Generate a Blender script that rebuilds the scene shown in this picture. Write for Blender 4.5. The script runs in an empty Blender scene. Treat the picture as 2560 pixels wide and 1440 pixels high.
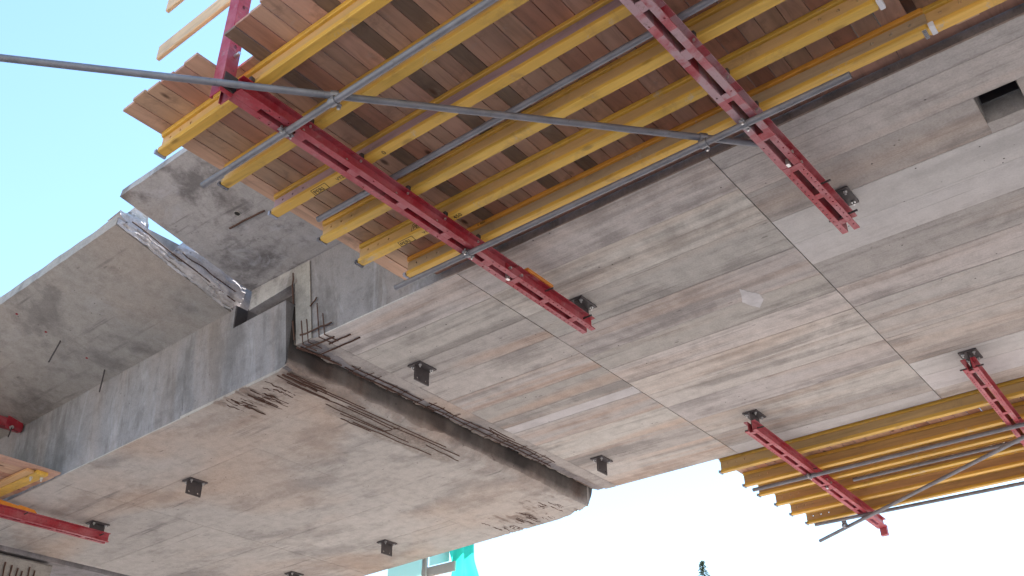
import bpy, bmesh, math, random
from mathutils import Vector, Matrix, noise

random.seed(11)
SC = bpy.context.scene
COL = SC.collection
R = math.radians

# ------------------------------------------------------------------ camera
cam_d = bpy.data.cameras.new("camera")
cam = bpy.data.objects.new("camera", cam_d)
COL.objects.link(cam)
cam_d.sensor_fit = 'HORIZONTAL'
cam_d.sensor_width = 36.0
cam_d.lens = 36.0 * 2375.52 / 2560.0
cam_d.clip_start = 0.05
cam_d.clip_end = 3000.0
AZ, EL, RO = R(128.402), R(32.141), R(-0.371)
fwd = Vector((math.cos(EL) * math.cos(AZ), math.cos(EL) * math.sin(AZ), math.sin(EL)))
rt0 = Vector((math.sin(AZ), -math.cos(AZ), 0.0))
up0 = rt0.cross(fwd)
rt = math.cos(RO) * rt0 + math.sin(RO) * up0
up = -math.sin(RO) * rt0 + math.cos(RO) * up0
cam.matrix_world = Matrix(((rt.x, up.x, -fwd.x, 0), (rt.y, up.y, -fwd.y, 0), (rt.z, up.z, -fwd.z, 0), (0, 0, 0, 1)))
SC.camera = cam
GROUND = -1.6            # the eye is 1.6 m above the ground; soffit 6.2 m above it

# ------------------------------------------------------------------ sky, sun, exposure
SUN_EL, SUN_AZ = R(56), R(-2)        # azimuth measured from +Y towards +X
world = bpy.data.worlds.new("World")
SC.world = world
world.use_nodes = True
wn = world.node_tree
sky = wn.nodes.new("ShaderNodeTexSky")
sky.sky_type = 'NISHITA'
sky.sun_disc = False
sky.sun_elevation = SUN_EL
sky.sun_rotation = SUN_AZ
sky.air_density = 1.8
sky.dust_density = 0.2
sky.ozone_density = 6.0
bg = wn.nodes["Background"]
bg.inputs["Strength"].default_value = 0.065
wn.links.new(sky.outputs[0], bg.inputs["Color"])

sun_d = bpy.data.lights.new("sun", 'SUN')
sun_d.energy = 3.6
sun_d.angle = R(0.53)
sun_d.color = (1.0, 0.95, 0.87)
sun = bpy.data.objects.new("sun", sun_d)
COL.objects.link(sun)
sdir = Vector((math.sin(SUN_AZ) * math.cos(SUN_EL), math.cos(SUN_AZ) * math.cos(SUN_EL), math.sin(SUN_EL)))
sun.rotation_euler = sdir.to_track_quat('Z', 'Y').to_euler()
sun.location = sdir * 60

SC.view_settings.view_transform = 'Standard'
SC.view_settings.look = 'None'
SC.view_settings.gamma = 1.0
SC.view_settings.use_curve_mapping = False
SC.view_settings.exposure = 2.27
SC.cycles.max_bounces = 6
SC.cycles.diffuse_bounces = 4
SC.cycles.glossy_bounces = 2
SC.cycles.transmission_bounces = 2
SC.cycles.adaptive_threshold = 0.02
SC.cycles.caustics_reflective = False
SC.cycles.caustics_refractive = False

# ------------------------------------------------------------------ mesh helpers
class MB:
    def __init__(self):
        self.v, self.f, self.c = [], [], {}
    def add(self, vs, fs):
        n = len(self.v)
        self.v += [tuple(p) for p in vs]
        self.f += [tuple(i + n for i in q) for q in fs]
    def box(self, x0, x1, y0, y1, z0, z1, ch=0.0):
        if ch <= 0:
            vs = [(x, y, z) for x in (x0, x1) for y in (y0, y1) for z in (z0, z1)]
            self.add(vs, [(0, 1, 3, 2), (4, 6, 7, 5), (0, 4, 5, 1), (2, 3, 7, 6), (0, 2, 6, 4), (1, 5, 7, 3)])
            return self
        # chamfer along the two longest directions' edges (profile across the longest axis)
        d = [x1 - x0, y1 - y0, z1 - z0]
        a = d.index(max(d))
        lo, hi = [x0, y0, z0], [x1, y1, z1]
        b, c = [i for i in range(3) if i != a]
        pr = [(lo[b] + ch, lo[c]), (hi[b] - ch, lo[c]), (hi[b], lo[c] + ch), (hi[b], hi[c] - ch),
              (hi[b] - ch, hi[c]), (lo[b] + ch, hi[c]), (lo[b], hi[c] - ch), (lo[b], lo[c] + ch)]
        vs = []
        for e in (lo[a], hi[a]):
            for p, q in pr:
                t = [0, 0, 0]; t[a] = e; t[b] = p; t[c] = q
                vs.append(tuple(t))
        fs = [(i, (i + 1) % 8, (i + 1) % 8 + 8, i + 8) for i in range(8)]
        fs += [tuple(range(7, -1, -1)), tuple(range(8, 16))]
        self.add(vs, fs)
        return self
    def prism(self, poly, axis, a0, a1):
        """poly in the two remaining axes, extruded along axis"""
        n = len(poly)
        vs = []
        for a in (a0, a1):
            for p, q in poly:
                t = [p, q]; t.insert(axis, a)
                vs.append(tuple(t))
        fs = [(i, (i + 1) % n, (i + 1) % n + n, i + n) for i in range(n)]
        fs += [tuple(range(n - 1, -1, -1)), tuple(range(n, 2 * n))]
        self.add(vs, fs)
        return self
    def tube(self, pts, r, n=10, caps=True, r_in=None):
        pts = [Vector(p) for p in pts]
        rings = []
        for i, p in enumerate(pts):
            t = (pts[min(i + 1, len(pts) - 1)] - pts[max(i - 1, 0)]).normalized()
            u = t.orthogonal().normalized() if i == 0 else (U - t * U.dot(t)).normalized()
            U = u
            w = t.cross(u)
            rr = r[i] if isinstance(r, (list, tuple)) else r
            rings.append([p + (u * math.cos(2 * math.pi * k / n) + w * math.sin(2 * math.pi * k / n)) * rr for k in range(n)])
        base = len(self.v)
        for rg in rings:
            self.v += [tuple(q) for q in rg]
        for i in range(len(pts) - 1):
            for k in range(n):
                a, b = base + i * n + k, base + i * n + (k + 1) % n
                self.f.append((a, b, b + n, a + n))
        if caps:
            self.f.append(tuple(base + k for k in range(n - 1, -1, -1)))
            e = base + (len(pts) - 1) * n
            self.f.append(tuple(e + k for k in range(n)))
        return self
    def pipe(self, p0, p1, r, t=0.004, n=20):
        """hollow tube with open ends"""
        p0, p1 = Vector(p0), Vector(p1)
        d = (p1 - p0).normalized()
        u = d.orthogonal().normalized(); w = d.cross(u)
        b = len(self.v)
        for rr, c in ((r, p0), (r, p1), (r - t, p1), (r - t, p0)):
            for k in range(n):
                a = 2 * math.pi * k / n
                self.v.append(tuple(c + (u * math.cos(a) + w * math.sin(a)) * rr))
        for ring in range(4):
            for k in range(n):
                k2 = (k + 1) % n
                r2 = (ring + 1) % 4
                self.f.append((b + ring * n + k, b + ring * n + k2, b + r2 * n + k2, b + r2 * n + k))
        return self
    def holed(self, length, w, t, holes, axis_len=0, axis_w=2, axis_t=1, origin=(0, 0, 0), half=0.012, ell=1.0):
        """flat plate of given length x width x thickness, octagonal holes at (pos along, offset across)"""
        o = origin
        def P(a, b, c):
            q = [0, 0, 0]; q[axis_len] = a; q[axis_w] = b; q[axis_t] = c
            return (q[0] + o[0], q[1] + o[1], q[2] + o[2])
        hs = sorted(holes)
        cuts = [0.0]
        m = half * ell * 1.5
        for h in hs:
            cuts += [h[0] - m, h[0] + m]
        cuts.append(length)
        for i in range(0, len(cuts), 2):          # plain stretches
            a0, a1 = cuts[i], cuts[i + 1]
            if a1 - a0 < 1e-5:
                continue
            vs = [P(a, b, c) for a in (a0, a1) for b in (-w / 2, w / 2) for c in (-t / 2, t / 2)]
            fs = [(0, 2, 6, 4), (1, 5, 7, 3), (0, 4, 5, 1), (2, 3, 7, 6)]
            if i == 0: fs.append((0, 1, 3, 2))
            if i + 2 >= len(cuts): fs.append((4, 6, 7, 5))
            self.add(vs, fs)
        for hx, hb in hs:
            out = [(hx + m, hb * 0 + 0), (hx + m, w / 2), (hx, w / 2), (hx - m, w / 2), (hx - m, 0), (hx - m, -w / 2), (hx, -w / 2), (hx + m, -w / 2)]
            inn = [(hx + half * ell * math.cos(k * math.pi / 4), hb + half * math.sin(k * math.pi / 4)) for k in range(8)]
            out[0] = (hx + m, hb); out[4] = (hx - m, hb)
            vs = [P(a, b, c) for c in (-t / 2, t / 2) for a, b in out + inn]
            fs = []
            for k in range(8):
                k2 = (k + 1) % 8
                fs.append((k, k2, 8 + k2, 8 + k))
                fs.append((16 + k, 24 + k, 24 + k2, 16 + k2))
                fs.append((8 + k, 8 + k2, 24 + k2, 24 + k))
            fs += [(1, 2, 18, 17), (2, 3, 19, 18), (5, 6, 22, 21), (6, 7, 23, 22)]
            self.add(vs, fs)
        return self

def mesh_of(name, mb, mat=None, off=(0, 0, 0), smooth=False, attr=None):
    me = bpy.data.meshes.new(name)
    me.from_pydata([(x - off[0], y - off[1], z - off[2]) for x, y, z in mb.v], [], mb.f)
    me.validate()
    bm = bmesh.new(); bm.from_mesh(me)
    bmesh.ops.recalc_face_normals(bm, faces=bm.faces)
    bm.to_mesh(me); bm.free()
    if smooth:
        for p in me.polygons: p.use_smooth = True
    if attr is not None:
        a = me.color_attributes.new("stain", 'FLOAT_COLOR', 'POINT')
        for i, c in enumerate(attr): a.data[i].color = (c[0], c[1], c[2], 1)
    if mat: me.materials.append(mat)
    return me

def smooth_by_angle(me, ang=40):
    for p in me.polygons: p.use_smooth = True
    bm = bmesh.new(); bm.from_mesh(me)
    for e in bm.edges:
        if len(e.link_faces) == 2 and e.calc_face_angle(0) > R(ang): e.smooth = False
    bm.to_mesh(me); bm.free()

def tag(o, label=None, cat=None, group=None, kind=None):
    if label: o["label"] = label
    if cat: o["category"] = cat
    if group: o["group"] = group
    if kind: o["kind"] = kind
    return o

def thing(name, label, cat, loc=(0, 0, 0), group=None):
    o = bpy.data.objects.new(name, None)
    o.empty_display_size = 0.1
    COL.objects.link(o); o.location = loc
    return tag(o, label, cat, group)

def root_of(o):
    while o.parent: o = o.parent
    return o

def part(name, mb, mat, parent, color=None, smooth=False, attr=None, kind=None, world=True, label=None):
    """world: the vertices are world positions and are moved into the thing's own frame"""
    off = root_of(parent).location if world else (0, 0, 0)
    me = mesh_of(name, mb, mat, off, smooth, attr)
    if smooth: smooth_by_angle(me)
    o = bpy.data.objects.new(name, me)
    COL.objects.link(o)
    o.parent = parent
    if color: o.color = (*color, 1)
    if kind: o["kind"] = kind
    if label: o["label"] = label
    return o

def single(name, mb, mat, label, cat, loc, group=None, color=None, smooth=False, kind=None):
    me = mesh_of(name, mb, mat, loc, smooth)
    if smooth: smooth_by_angle(me)
    o = bpy.data.objects.new(name, me); COL.objects.link(o); o.location = loc
    if color: o.color = (*color, 1)
    return tag(o, label, cat, group, kind)

def copy_tree(o, parent=None):
    c = o.copy(); COL.objects.link(c)
    if parent: c.parent = parent; c.matrix_parent_inverse = o.matrix_parent_inverse
    for ch in list(o.children): copy_tree(ch, c)
    return c

# ------------------------------------------------------------------ materials
def new_mat(name):
    m = bpy.data.materials.new(name); m.use_nodes = True
    nt = m.node_tree
    return m, nt, nt.nodes["Principled BSDF"]

class NT:
    def __init__(self, nt): self.nt = nt
    def n(self, t, **kw):
        nd = self.nt.nodes.new(t)
        for k, v in kw.items(): setattr(nd, k, v)
        return nd
    def link(self, a, b): self.nt.links.new(a, b)
    def val(self, sock, v):
        if isinstance(v, (int, float, tuple, list)): sock.default_value = v
        else: self.link(v, sock)
    def math(self, op, a, b=0.0, clamp=False):
        nd = self.n("ShaderNodeMath", operation=op, use_clamp=clamp)
        self.val(nd.inputs[0], a); self.val(nd.inputs[1], b)
        return nd.outputs[0]
    def mix(self, fac, a, b, mode='MIX'):
        nd = self.n("ShaderNodeMix", data_type='RGBA', blend_type=mode)
        self.val(nd.inputs[0], fac)
        self.val(nd.inputs[6], (*a, 1) if isinstance(a, tuple) and len(a) == 3 else a)
        self.val(nd.inputs[7], (*b, 1) if isinstance(b, tuple) and len(b) == 3 else b)
        return nd.outputs[2]
    def ramp(self, fac, stops):
        nd = self.n("ShaderNodeValToRGB")
        cr = nd.color_ramp
        while len(cr.elements) < len(stops): cr.elements.new(0.5)
        for e, (p, c) in zip(cr.elements, stops):
            e.position = p; e.color = (c, c, c, 1) if isinstance(c, (int, float)) else (*c, 1)
        self.link(fac, nd.inputs[0])
        return nd.outputs[0]
    def coords(self, per_object=0.0, world=True):
        if world: base = self.n("ShaderNodeNewGeometry").outputs["Position"]
        else: base = self.n("ShaderNodeTexCoord").outputs["Object"]
        if per_object:
            oi = self.n("ShaderNodeObjectInfo")
            off = self.n("ShaderNodeCombineXYZ")
            self.link(self.math('MULTIPLY', oi.outputs["Random"], per_object), off.inputs[0])
            self.link(self.math('MULTIPLY', oi.outputs["Random"], per_object * 2.3), off.inputs[1])
            ad = self.n("ShaderNodeVectorMath", operation='ADD')
            self.link(base, ad.inputs[0]); self.link(off.outputs[0], ad.inputs[1])
            base = ad.outputs[0]
        return base
    def scaled(self, vec, s):
        nd = self.n("ShaderNodeVectorMath", operation='MULTIPLY')
        self.link(vec, nd.inputs[0]); nd.inputs[1].default_value = s
        return nd.outputs[0]
    def noise(self, vec, scale=1.0, detail=4.0, rough=0.55, dist=0.0):
        nd = self.n("ShaderNodeTexNoise")
        self.link(vec, nd.inputs["Vector"])
        nd.inputs["Scale"].default_value = scale; nd.inputs["Detail"].default_value = detail
        nd.inputs["Roughness"].default_value = rough; nd.inputs["Distortion"].default_value = dist
        return nd.outputs[0]
    def voro(self, vec, scale, feature='F1'):
        nd = self.n("ShaderNodeTexVoronoi", feature=feature)
        self.link(vec, nd.inputs["Vector"]); nd.inputs["Scale"].default_value = scale
        return nd.outputs["Distance"]
    def bump(self, h, strength, dist, bsdf):
        nd = self.n("ShaderNodeBump")
        nd.inputs["Strength"].default_value = strength; nd.inputs["Distance"].default_value = dist
        self.link(h, nd.inputs["Height"]); self.link(nd.outputs[0], bsdf.inputs["Normal"])

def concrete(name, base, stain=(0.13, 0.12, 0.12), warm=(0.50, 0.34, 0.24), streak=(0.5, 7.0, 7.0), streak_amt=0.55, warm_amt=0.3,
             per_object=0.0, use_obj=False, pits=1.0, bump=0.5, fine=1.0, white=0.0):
    m, nt, b = new_mat(name)
    g = NT(nt)
    p = g.coords(per_object)
    base_c = (*base, 1)
    if use_obj:
        oi = g.n("ShaderNodeObjectInfo")
        base_c = g.mix(1.0, base_c, oi.outputs["Color"], 'MULTIPLY')
    big = g.noise(p, 0.8, 6, 0.66, 0.5)
    st = g.noise(g.scaled(p, streak), 1.0, 7, 0.65, 0.12)
    st2 = g.noise(g.scaled(p, tuple(s * 2.6 for s in streak)), 1.0, 5, 0.7, 0.2)
    grain = g.noise(p, 60, 4, 0.65)
    mott = g.noise(p, 7.0, 6, 0.7)
    s = g.ramp(g.math('ADD', g.math('MULTIPLY', st, 0.58), g.math('MULTIPLY', big, 0.50)), [(0.535, 0.0), (0.62, 1.0)])
    c = g.mix(g.math('MULTIPLY', s, streak_amt), base_c, stain)
    s2 = g.ramp(st2, [(0.55, 0.0), (0.66, 1.0)])
    c = g.mix(g.math('MULTIPLY', s2, streak_amt * 0.55), c, stain)
    w = g.ramp(g.noise(g.scaled(p, (streak[0] * 0.6, streak[1] * 0.35, streak[2] * 0.35)), 1.0, 3, 0.5, 0.6), [(0.50, 0.0), (0.72, 1.0)])
    c = g.mix(g.math('MULTIPLY', w, warm_amt), c, warm)
    c = g.mix(0.5 * fine, c, g.ramp(mott, [(0.25, 0.60), (0.5, 1.0), (0.75, 1.3)]), 'MULTIPLY')
    c = g.mix(0.35 * fine, c, g.ramp(grain, [(0.3, 0.6), (0.6, 1.15)]), 'MULTIPLY')
    st3 = g.ramp(g.noise(g.scaled(p, (streak[0] * .5, streak[1] * 7, streak[2] * 7)), 1.0, 3, 0.6, 0.1), [(0.60, 0.0), (0.70, 1.0)])
    g3 = g.ramp(g.noise(p, 1.1, 3, 0.6), [(0.45, 0.0), (0.62, 1.0)])
    c = g.mix(g.math('MULTIPLY', g.math('MULTIPLY', st3, g3), 0.65 * fine), c, stain)
    if white:
        wl = g.ramp(g.noise(g.scaled(p, (3.0, 3.0, 0.8)), 1.0, 5, 0.7, 0.8), [(0.56, 0.0), (0.74, 1.0)])
        c = g.mix(g.math('MULTIPLY', wl, white), c, (0.55, 0.55, 0.60))
    # pits (blow holes)
    v = g.voro(p, 9.0)
    pit = g.ramp(v, [(0.0, 1.0), (0.055, 0.9), (0.075, 0.0)])
    gate = g.ramp(g.noise(p, 2.3, 3, 0.6), [(0.50, 0.0), (0.58, 1.0)])
    pit = g.math('MULTIPLY', g.math('MULTIPLY', pit, gate), pits)
    v2 = g.voro(g.scaled(p, (1.1, 3.2, 3.2)), 1.6)
    scuff = g.ramp(g.math('ADD', v2, g.math('MULTIPLY', mott, 0.10)), [(0.0, 1.0), (0.085, 0.8), (0.11, 0.0)])
    c = g.mix(g.math('MULTIPLY', scuff, 0.6 * pits), c, (0.09, 0.08, 0.08))
    c = g.mix(pit, c, (0.06, 0.05, 0.05))
    # stains kept with the mesh: R rust, G freshly broken concrete, B soot and painted gap shade
    at = g.n("ShaderNodeAttribute", attribute_name="stain")
    sp = g.n("ShaderNodeSeparateColor"); g.link(at.outputs["Color"], sp.inputs[0])
    br = g.noise(p, 26, 6, 0.75)
    c = g.mix(sp.outputs[1], c, g.ramp(br, [(0.3, (0.17, 0.14, 0.12)), (0.55, (0.36, 0.32, 0.29)), (0.75, (0.52, 0.49, 0.46))]))
    c = g.mix(sp.outputs[0], c, g.ramp(br, [(0.3, (0.05, 0.025, 0.018)), (0.7, (0.24, 0.13, 0.085))]))
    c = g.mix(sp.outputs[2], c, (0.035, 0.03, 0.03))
    g.link(c, b.inputs["Base Color"])
    b.inputs["Roughness"].default_value = 0.88
    b.inputs["Specular IOR Level"].default_value = 0.25
    h = g.math('ADD', g.math('ADD', g.math('MULTIPLY', grain, 0.35), g.math('MULTIPLY', st2, 0.5)), g.math('MULTIPLY', pit, -2.0))
    g.bump(h, bump, 0.006, b)
    return m

def timber(name, base, axis=1, use_obj=True, dirt=0.5, gloss=0.55, knots=1.0, stretch=0.12, dirt_c=(0.06, 0.05, 0.04), bump=0.3, splash=0.0):
    m, nt, b = new_mat(name)
    g = NT(nt)
    p = g.coords(7.0)
    s = [14.0, 14.0, 14.0]; s[axis] = 14.0 * stretch
    grain = g.noise(g.scaled(p, tuple(s)), 1.0, 6, 0.65, 0.8)
    s2 = [3.0, 3.0, 3.0]; s2[axis] = 0.7
    band = g.noise(g.scaled(p, tuple(s2)), 1.0, 3, 0.5, 0.5)
    c = (*base, 1)
    if use_obj:
        oi = g.n("ShaderNodeObjectInfo")
        c = g.mix(1.0, c, oi.outputs["Color"], 'MULTIPLY')
    c = g.mix(0.8, c, g.ramp(grain, [(0.28, 0.62), (0.5, 1.0), (0.75, 1.22)]), 'MULTIPLY')
    c = g.mix(0.6, c, g.ramp(band, [(0.3, 0.75), (0.7, 1.2)]), 'MULTIPLY')
    ks = [5.0, 5.0, 5.0]; ks[axis] = 2.2
    kn = g.ramp(g.voro(g.scaled(p, tuple(ks)), 1.0), [(0.0, 1.0), (0.06, 0.9), (0.13, 0.0)])
    c = g.mix(g.math('MULTIPLY', kn, 0.75 * knots), c, (0.07, 0.025, 0.012))
    d = g.ramp(g.noise(p, 3.2, 6, 0.72, 0.5), [(0.55, 0.0), (0.72, 1.0)])
    c = g.mix(g.math('MULTIPLY', d, dirt), c, dirt_c)
    if splash:
        sp_ = g.ramp(g.noise(p, 5.5, 7, 0.75, 0.4), [(0.60, 0.0), (0.68, 1.0)])
        c = g.mix(g.math('MULTIPLY', sp_, splash), c, (0.42, 0.38, 0.34))
    g.link(c, b.inputs["Base Color"])
    b.inputs["Roughness"].default_value = gloss
    b.inputs["Specular IOR Level"].default_value = 0.3
    g.bump(grain, bump, 0.003, b)
    return m

def paint_red(name, fade=0.25, patches=False):
    m, nt, b = new_mat(name)
    g = NT(nt)
    p = g.coords(5.0)
    n1 = g.noise(p, 4.0, 6, 0.65, 0.3); n2 = g.noise(p, 30, 5, 0.7)
    c = g.mix(g.ramp(n1, [(0.3, 0.0), (0.7, 1.0)]), (0.27, 0.010, 0.026), (0.38, 0.024, 0.040))
    f = g.ramp(g.noise(p, 2.2, 5, 0.7, 0.6), [(0.42, 0.0), (0.62, 1.0)])
    c = g.mix(g.math('MULTIPLY', f, fade), c, (0.56, 0.27, 0.30))
    if patches:     # cement-washed steel with clean red squares where the joists used to sit
        sx = g.n("ShaderNodeSeparateXYZ"); g.link(g.coords(0, False), sx.inputs[0])
        ph = g.math('FRACT', g.math('ADD', g.math('DIVIDE', sx.outputs[1], 0.42), 0.12))
        sq = g.math('LESS_THAN', ph, 0.24)
        wear = g.ramp(n1, [(0.36, 0.0), (0.5, 1.0)])
        keep = g.math('MULTIPLY', g.math('SUBTRACT', 1.0, sq), g.math('MULTIPLY', wear, 0.9))
        far = g.ramp(g.math('DIVIDE', sx.outputs[1], 4.0), [(0.60, 1.0), (0.72, 0.0)])
        keep = g.math('MULTIPLY', keep, far)
        c = g.mix(keep, c, (0.42, 0.28, 0.31))
    cem = g.ramp(g.noise(p, 7.0, 7, 0.75, 0.5), [(0.58, 0.0), (0.68, 1.0)])
    c = g.mix(g.math('MULTIPLY', cem, 0.45), c, (0.40, 0.29, 0.29))
    ch = g.ramp(g.math('ADD', g.math('MULTIPLY', n2, 0.6), g.math('MULTIPLY', n1, 0.4)), [(0.56, 0.0), (0.66, 1.0)])
    c = g.mix(g.math('MULTIPLY', ch, 0.75), c, (0.10, 0.055, 0.05))
    g.link(c, b.inputs["Base Color"])
    b.inputs["Roughness"].default_value = 0.5
    g.bump(n2, 0.15, 0.002, b)
    return m

def metal(name, col, rough=0.45, metallic=0.5, var=0.35, scale=9.0, dark=(0.05, 0.045, 0.04), spots=0.3):
    m, nt, b = new_mat(name)
    g = NT(nt)
    p = g.coords(4.0)
    n1 = g.noise(p, scale, 6, 0.7, 0.2)
    c = g.mix(var, (*col, 1), g.ramp(n1, [(0.3, 0.55), (0.7, 1.35)]), 'MULTIPLY')
    sp = g.ramp(g.noise(p, scale * 2.7, 5, 0.7), [(0.60, 0.0), (0.72, 1.0)])
    c = g.mix(g.math('MULTIPLY', sp, spots), c, dark)
    g.link(c, b.inputs["Base Color"])
    b.inputs["Roughness"].default_value = rough
    b.inputs["Metallic"].default_value = metallic
    g.bump(n1, 0.12, 0.002, b)
    return m

def plain(name, col, rough=0.7, var=0.3, scale=12):
    m, nt, b = new_mat(name)
    g = NT(nt)
    n1 = g.noise(g.coords(2.0), scale, 5, 0.65)
    g.link(g.mix(var, (*col, 1), g.ramp(n1, [(0.3, 0.6), (0.7, 1.3)]), 'MULTIPLY'), b.inputs["Base Color"])
    b.inputs["Roughness"].default_value = rough
    return m

M = {}
M['soffit'] = concrete("soffit_concrete", (0.53, 0.495, 0.475), use_obj=True, per_object=3.0, stain=(0.15, 0.135, 0.13), streak=(0.30, 6.0, 6.0), streak_amt=0.48, warm_amt=0.34)
M['soffit_warm'] = concrete("rust_tinted_soffit_concrete", (0.50, 0.47, 0.45), use_obj=True, per_object=3.0, stain=(0.15, 0.135, 0.13), streak=(0.30, 6.0, 6.0), streak_amt=0.50, warm_amt=0.70, warm=(0.50, 0.335, 0.245))
M['soffit_pale'] = concrete("pale_soffit_concrete", (0.43, 0.415, 0.415), use_obj=True, per_object=3.0, streak=(0.4, 4.0, 4.0), streak_amt=0.18, warm_amt=0.06, fine=0.6)
M['soffit_old'] = concrete("plain_concrete", (0.45, 0.425, 0.41), use_obj=True, per_object=0.0, streak=(0.6, 1.6, 1.6), streak_amt=0.40, warm_amt=0.45, pits=1.0)
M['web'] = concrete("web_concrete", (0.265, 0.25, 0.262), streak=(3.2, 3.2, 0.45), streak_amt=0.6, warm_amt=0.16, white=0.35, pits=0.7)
M['deck'] = concrete("deck_concrete", (0.37, 0.35, 0.33), streak=(1.2, 1.2, 1.2), streak_amt=0.5, warm_amt=0.22, white=0.2, pits=0.8)
M['overhang'] = concrete("stained_overhang_concrete", (0.42, 0.40, 0.395), stain=(0.13, 0.12, 0.12), warm=(0.36, 0.28, 0.22), streak=(1.7, 2.2, 1.2), streak_amt=0.75, warm_amt=0.5, white=0.55, pits=0.9, bump=0.8)
M['fresh'] = concrete("lightened_broken_concrete", (0.68, 0.65, 0.66), stain=(0.3, 0.26, 0.25), streak=(2, 2, 9.0), streak_amt=0.45, warm_amt=0.15, bump=0.35)  # pale base stands in for light falling on the torn end
M['board'] = timber("shutter_board", (0.50, 0.305, 0.215), axis=1, dirt=0.55, knots=1.3, dirt_c=(0.12, 0.075, 0.055), splash=0.25)
M['rail'] = timber("pale_plank", (0.62, 0.44, 0.27), axis=0, dirt=0.2, knots=0.8)
M['yellow'] = timber("yellow_joist_paint", (0.64, 0.39, 0.075), axis=0, dirt=0.5, knots=0.6, gloss=0.45, stretch=0.06, dirt_c=(0.22, 0.13, 0.06), bump=0.15, splash=0.6)
M['joist_web'] = timber("joist_web_ply", (0.54, 0.355, 0.165), axis=0, dirt=0.4, knots=0.2, gloss=0.5, stretch=0.05, dirt_c=(0.16, 0.12, 0.08), bump=0.15, splash=0.5)
M['red'] = paint_red("red_waler_paint", 0.35)
M['redworn'] = paint_red("worn_red_waler_paint", 0.5, True)
M['tube'] = metal("galvanised_tube", (0.20, 0.20, 0.225), 0.55, 0.35, 0.55, 6.0, (0.085, 0.07, 0.065), 0.6)
M['coupler'] = metal("coupler_steel", (0.24, 0.24, 0.26), 0.5, 0.6, 0.4, 30.0)
M['bolt'] = metal("zinc_bolt", (0.62, 0.62, 0.63), 0.35, 0.8, 0.3, 40.0, (0.2, 0.18, 0.15), 0.3)
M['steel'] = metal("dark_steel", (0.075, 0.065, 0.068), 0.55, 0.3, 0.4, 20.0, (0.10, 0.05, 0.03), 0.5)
M['rebar'] = metal("rusty_bar", (0.085, 0.042, 0.030), 0.85, 0.05, 0.6, 45.0, (0.14, 0.06, 0.03), 0.5)
M['cap'] = plain("end_cap_plastic", (0.62, 0.62, 0.66), 0.5, 0.2)
M['capgrey'] = plain("end_cap_grey", (0.30, 0.32, 0.40), 0.5, 0.2)
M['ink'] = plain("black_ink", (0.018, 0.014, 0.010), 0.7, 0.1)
M['white'] = plain("whitewash", (0.55, 0.535, 0.55), 0.9, 0.45, 9)
M['orange'] = plain("orange_paint", (0.62, 0.22, 0.02), 0.5, 0.35, 18)
M['pale'] = plain("pale_sheet", (0.62, 0.64, 0.64), 0.7, 0.15)
M['redtag'] = plain("red_paint_dab", (0.30, 0.02, 0.03), 0.8, 0.2)

# green debris netting: thin woven, lets light through
m, nt, b = new_mat("green_netting")
g = NT(nt)
b.inputs["Base Color"].default_value = (0.015, 0.40, 0.30, 1); b.inputs["Roughness"].default_value = 0.8
tr = g.n("ShaderNodeBsdfTranslucent"); tr.inputs[0].default_value = (0.06, 0.80, 0.66, 1)
mx = g.n("ShaderNodeMixShader"); mx.inputs[0].default_value = 0.55
g.link(b.outputs[0], mx.inputs[1]); g.link(tr.outputs[0], mx.inputs[2])
g.link(mx.outputs[0], nt.nodes["Material Output"].inputs[0])
M['net'] = m

m, nt, b = new_mat("thin_plastic_sheet")
g = NT(nt)
b.inputs["Base Color"].default_value = (0.55, 0.72, 0.72, 1); b.inputs["Roughness"].default_value = 0.5
tr = g.n("ShaderNodeBsdfTranslucent"); tr.inputs[0].default_value = (0.62, 0.90, 0.90, 1)
mx = g.n("ShaderNodeMixShader"); mx.inputs[0].default_value = 0.75
g.link(b.outputs[0], mx.inputs[1]); g.link(tr.outputs[0], mx.inputs[2])
g.link(mx.outputs[0], nt.nodes["Material Output"].inputs[0])
M['sheet'] = m

# ground: trampled gravel and pale dust, darker earth patches
m, nt, b = new_mat("gravel_ground")
g = NT(nt); p = g.coords()
c = g.mix(g.ramp(g.noise(p, 0.25, 6, 0.6, 0.5), [(0.4, 0.0), (0.65, 1.0)]), (0.34, 0.305, 0.285), (0.26, 0.232, 0.215))
c = g.mix(0.6, c, g.ramp(g.noise(p, 22, 6, 0.7), [(0.3, 0.6), (0.7, 1.25)]), 'MULTIPLY')
g.link(c, b.inputs["Base Color"]); b.inputs["Roughness"].default_value = 0.95
g.bump(g.noise(p, 40, 5, 0.7), 0.6, 0.02, b)
M['ground'] = m

# foliage and bark for the spruce
m, nt, b = new_mat("spruce_needles"); g = NT(nt); p = g.coords()
g.link(g.mix(g.noise(p, 1.3, 3, 0.6), (0.030, 0.060, 0.030), (0.075, 0.115, 0.050)), b.inputs["Base Color"]); b.inputs["Roughness"].default_value = 0.7
M['needles'] = m
M['bark'] = plain("bark", (0.10, 0.07, 0.05), 0.95, 0.5, 6)

# ------------------------------------------------------------------ ground
mb = MB(); N = 24; S = 300.0
for i in range(N + 1):
    for j in range(N + 1):
        x, y = -S + 2 * S * i / N, -S + 2 * S * j / N
        mb.v.append((x, y, GROUND + (0.0 if max(abs(x), abs(y)) < 40 else 0.3 * noise.noise(Vector((x * .03, y * .03, 0))))))
for i in range(N):
    for j in range(N):
        a = i * (N + 1) + j
        mb.f.append((a, a + N + 1, a + N + 2, a + 1))
me = mesh_of("ground", mb, M['ground'])
o = bpy.data.objects.new("ground", me); COL.objects.link(o)
tag(o, "pale gravel ground under and around the bridge", None, None, "structure")

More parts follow.
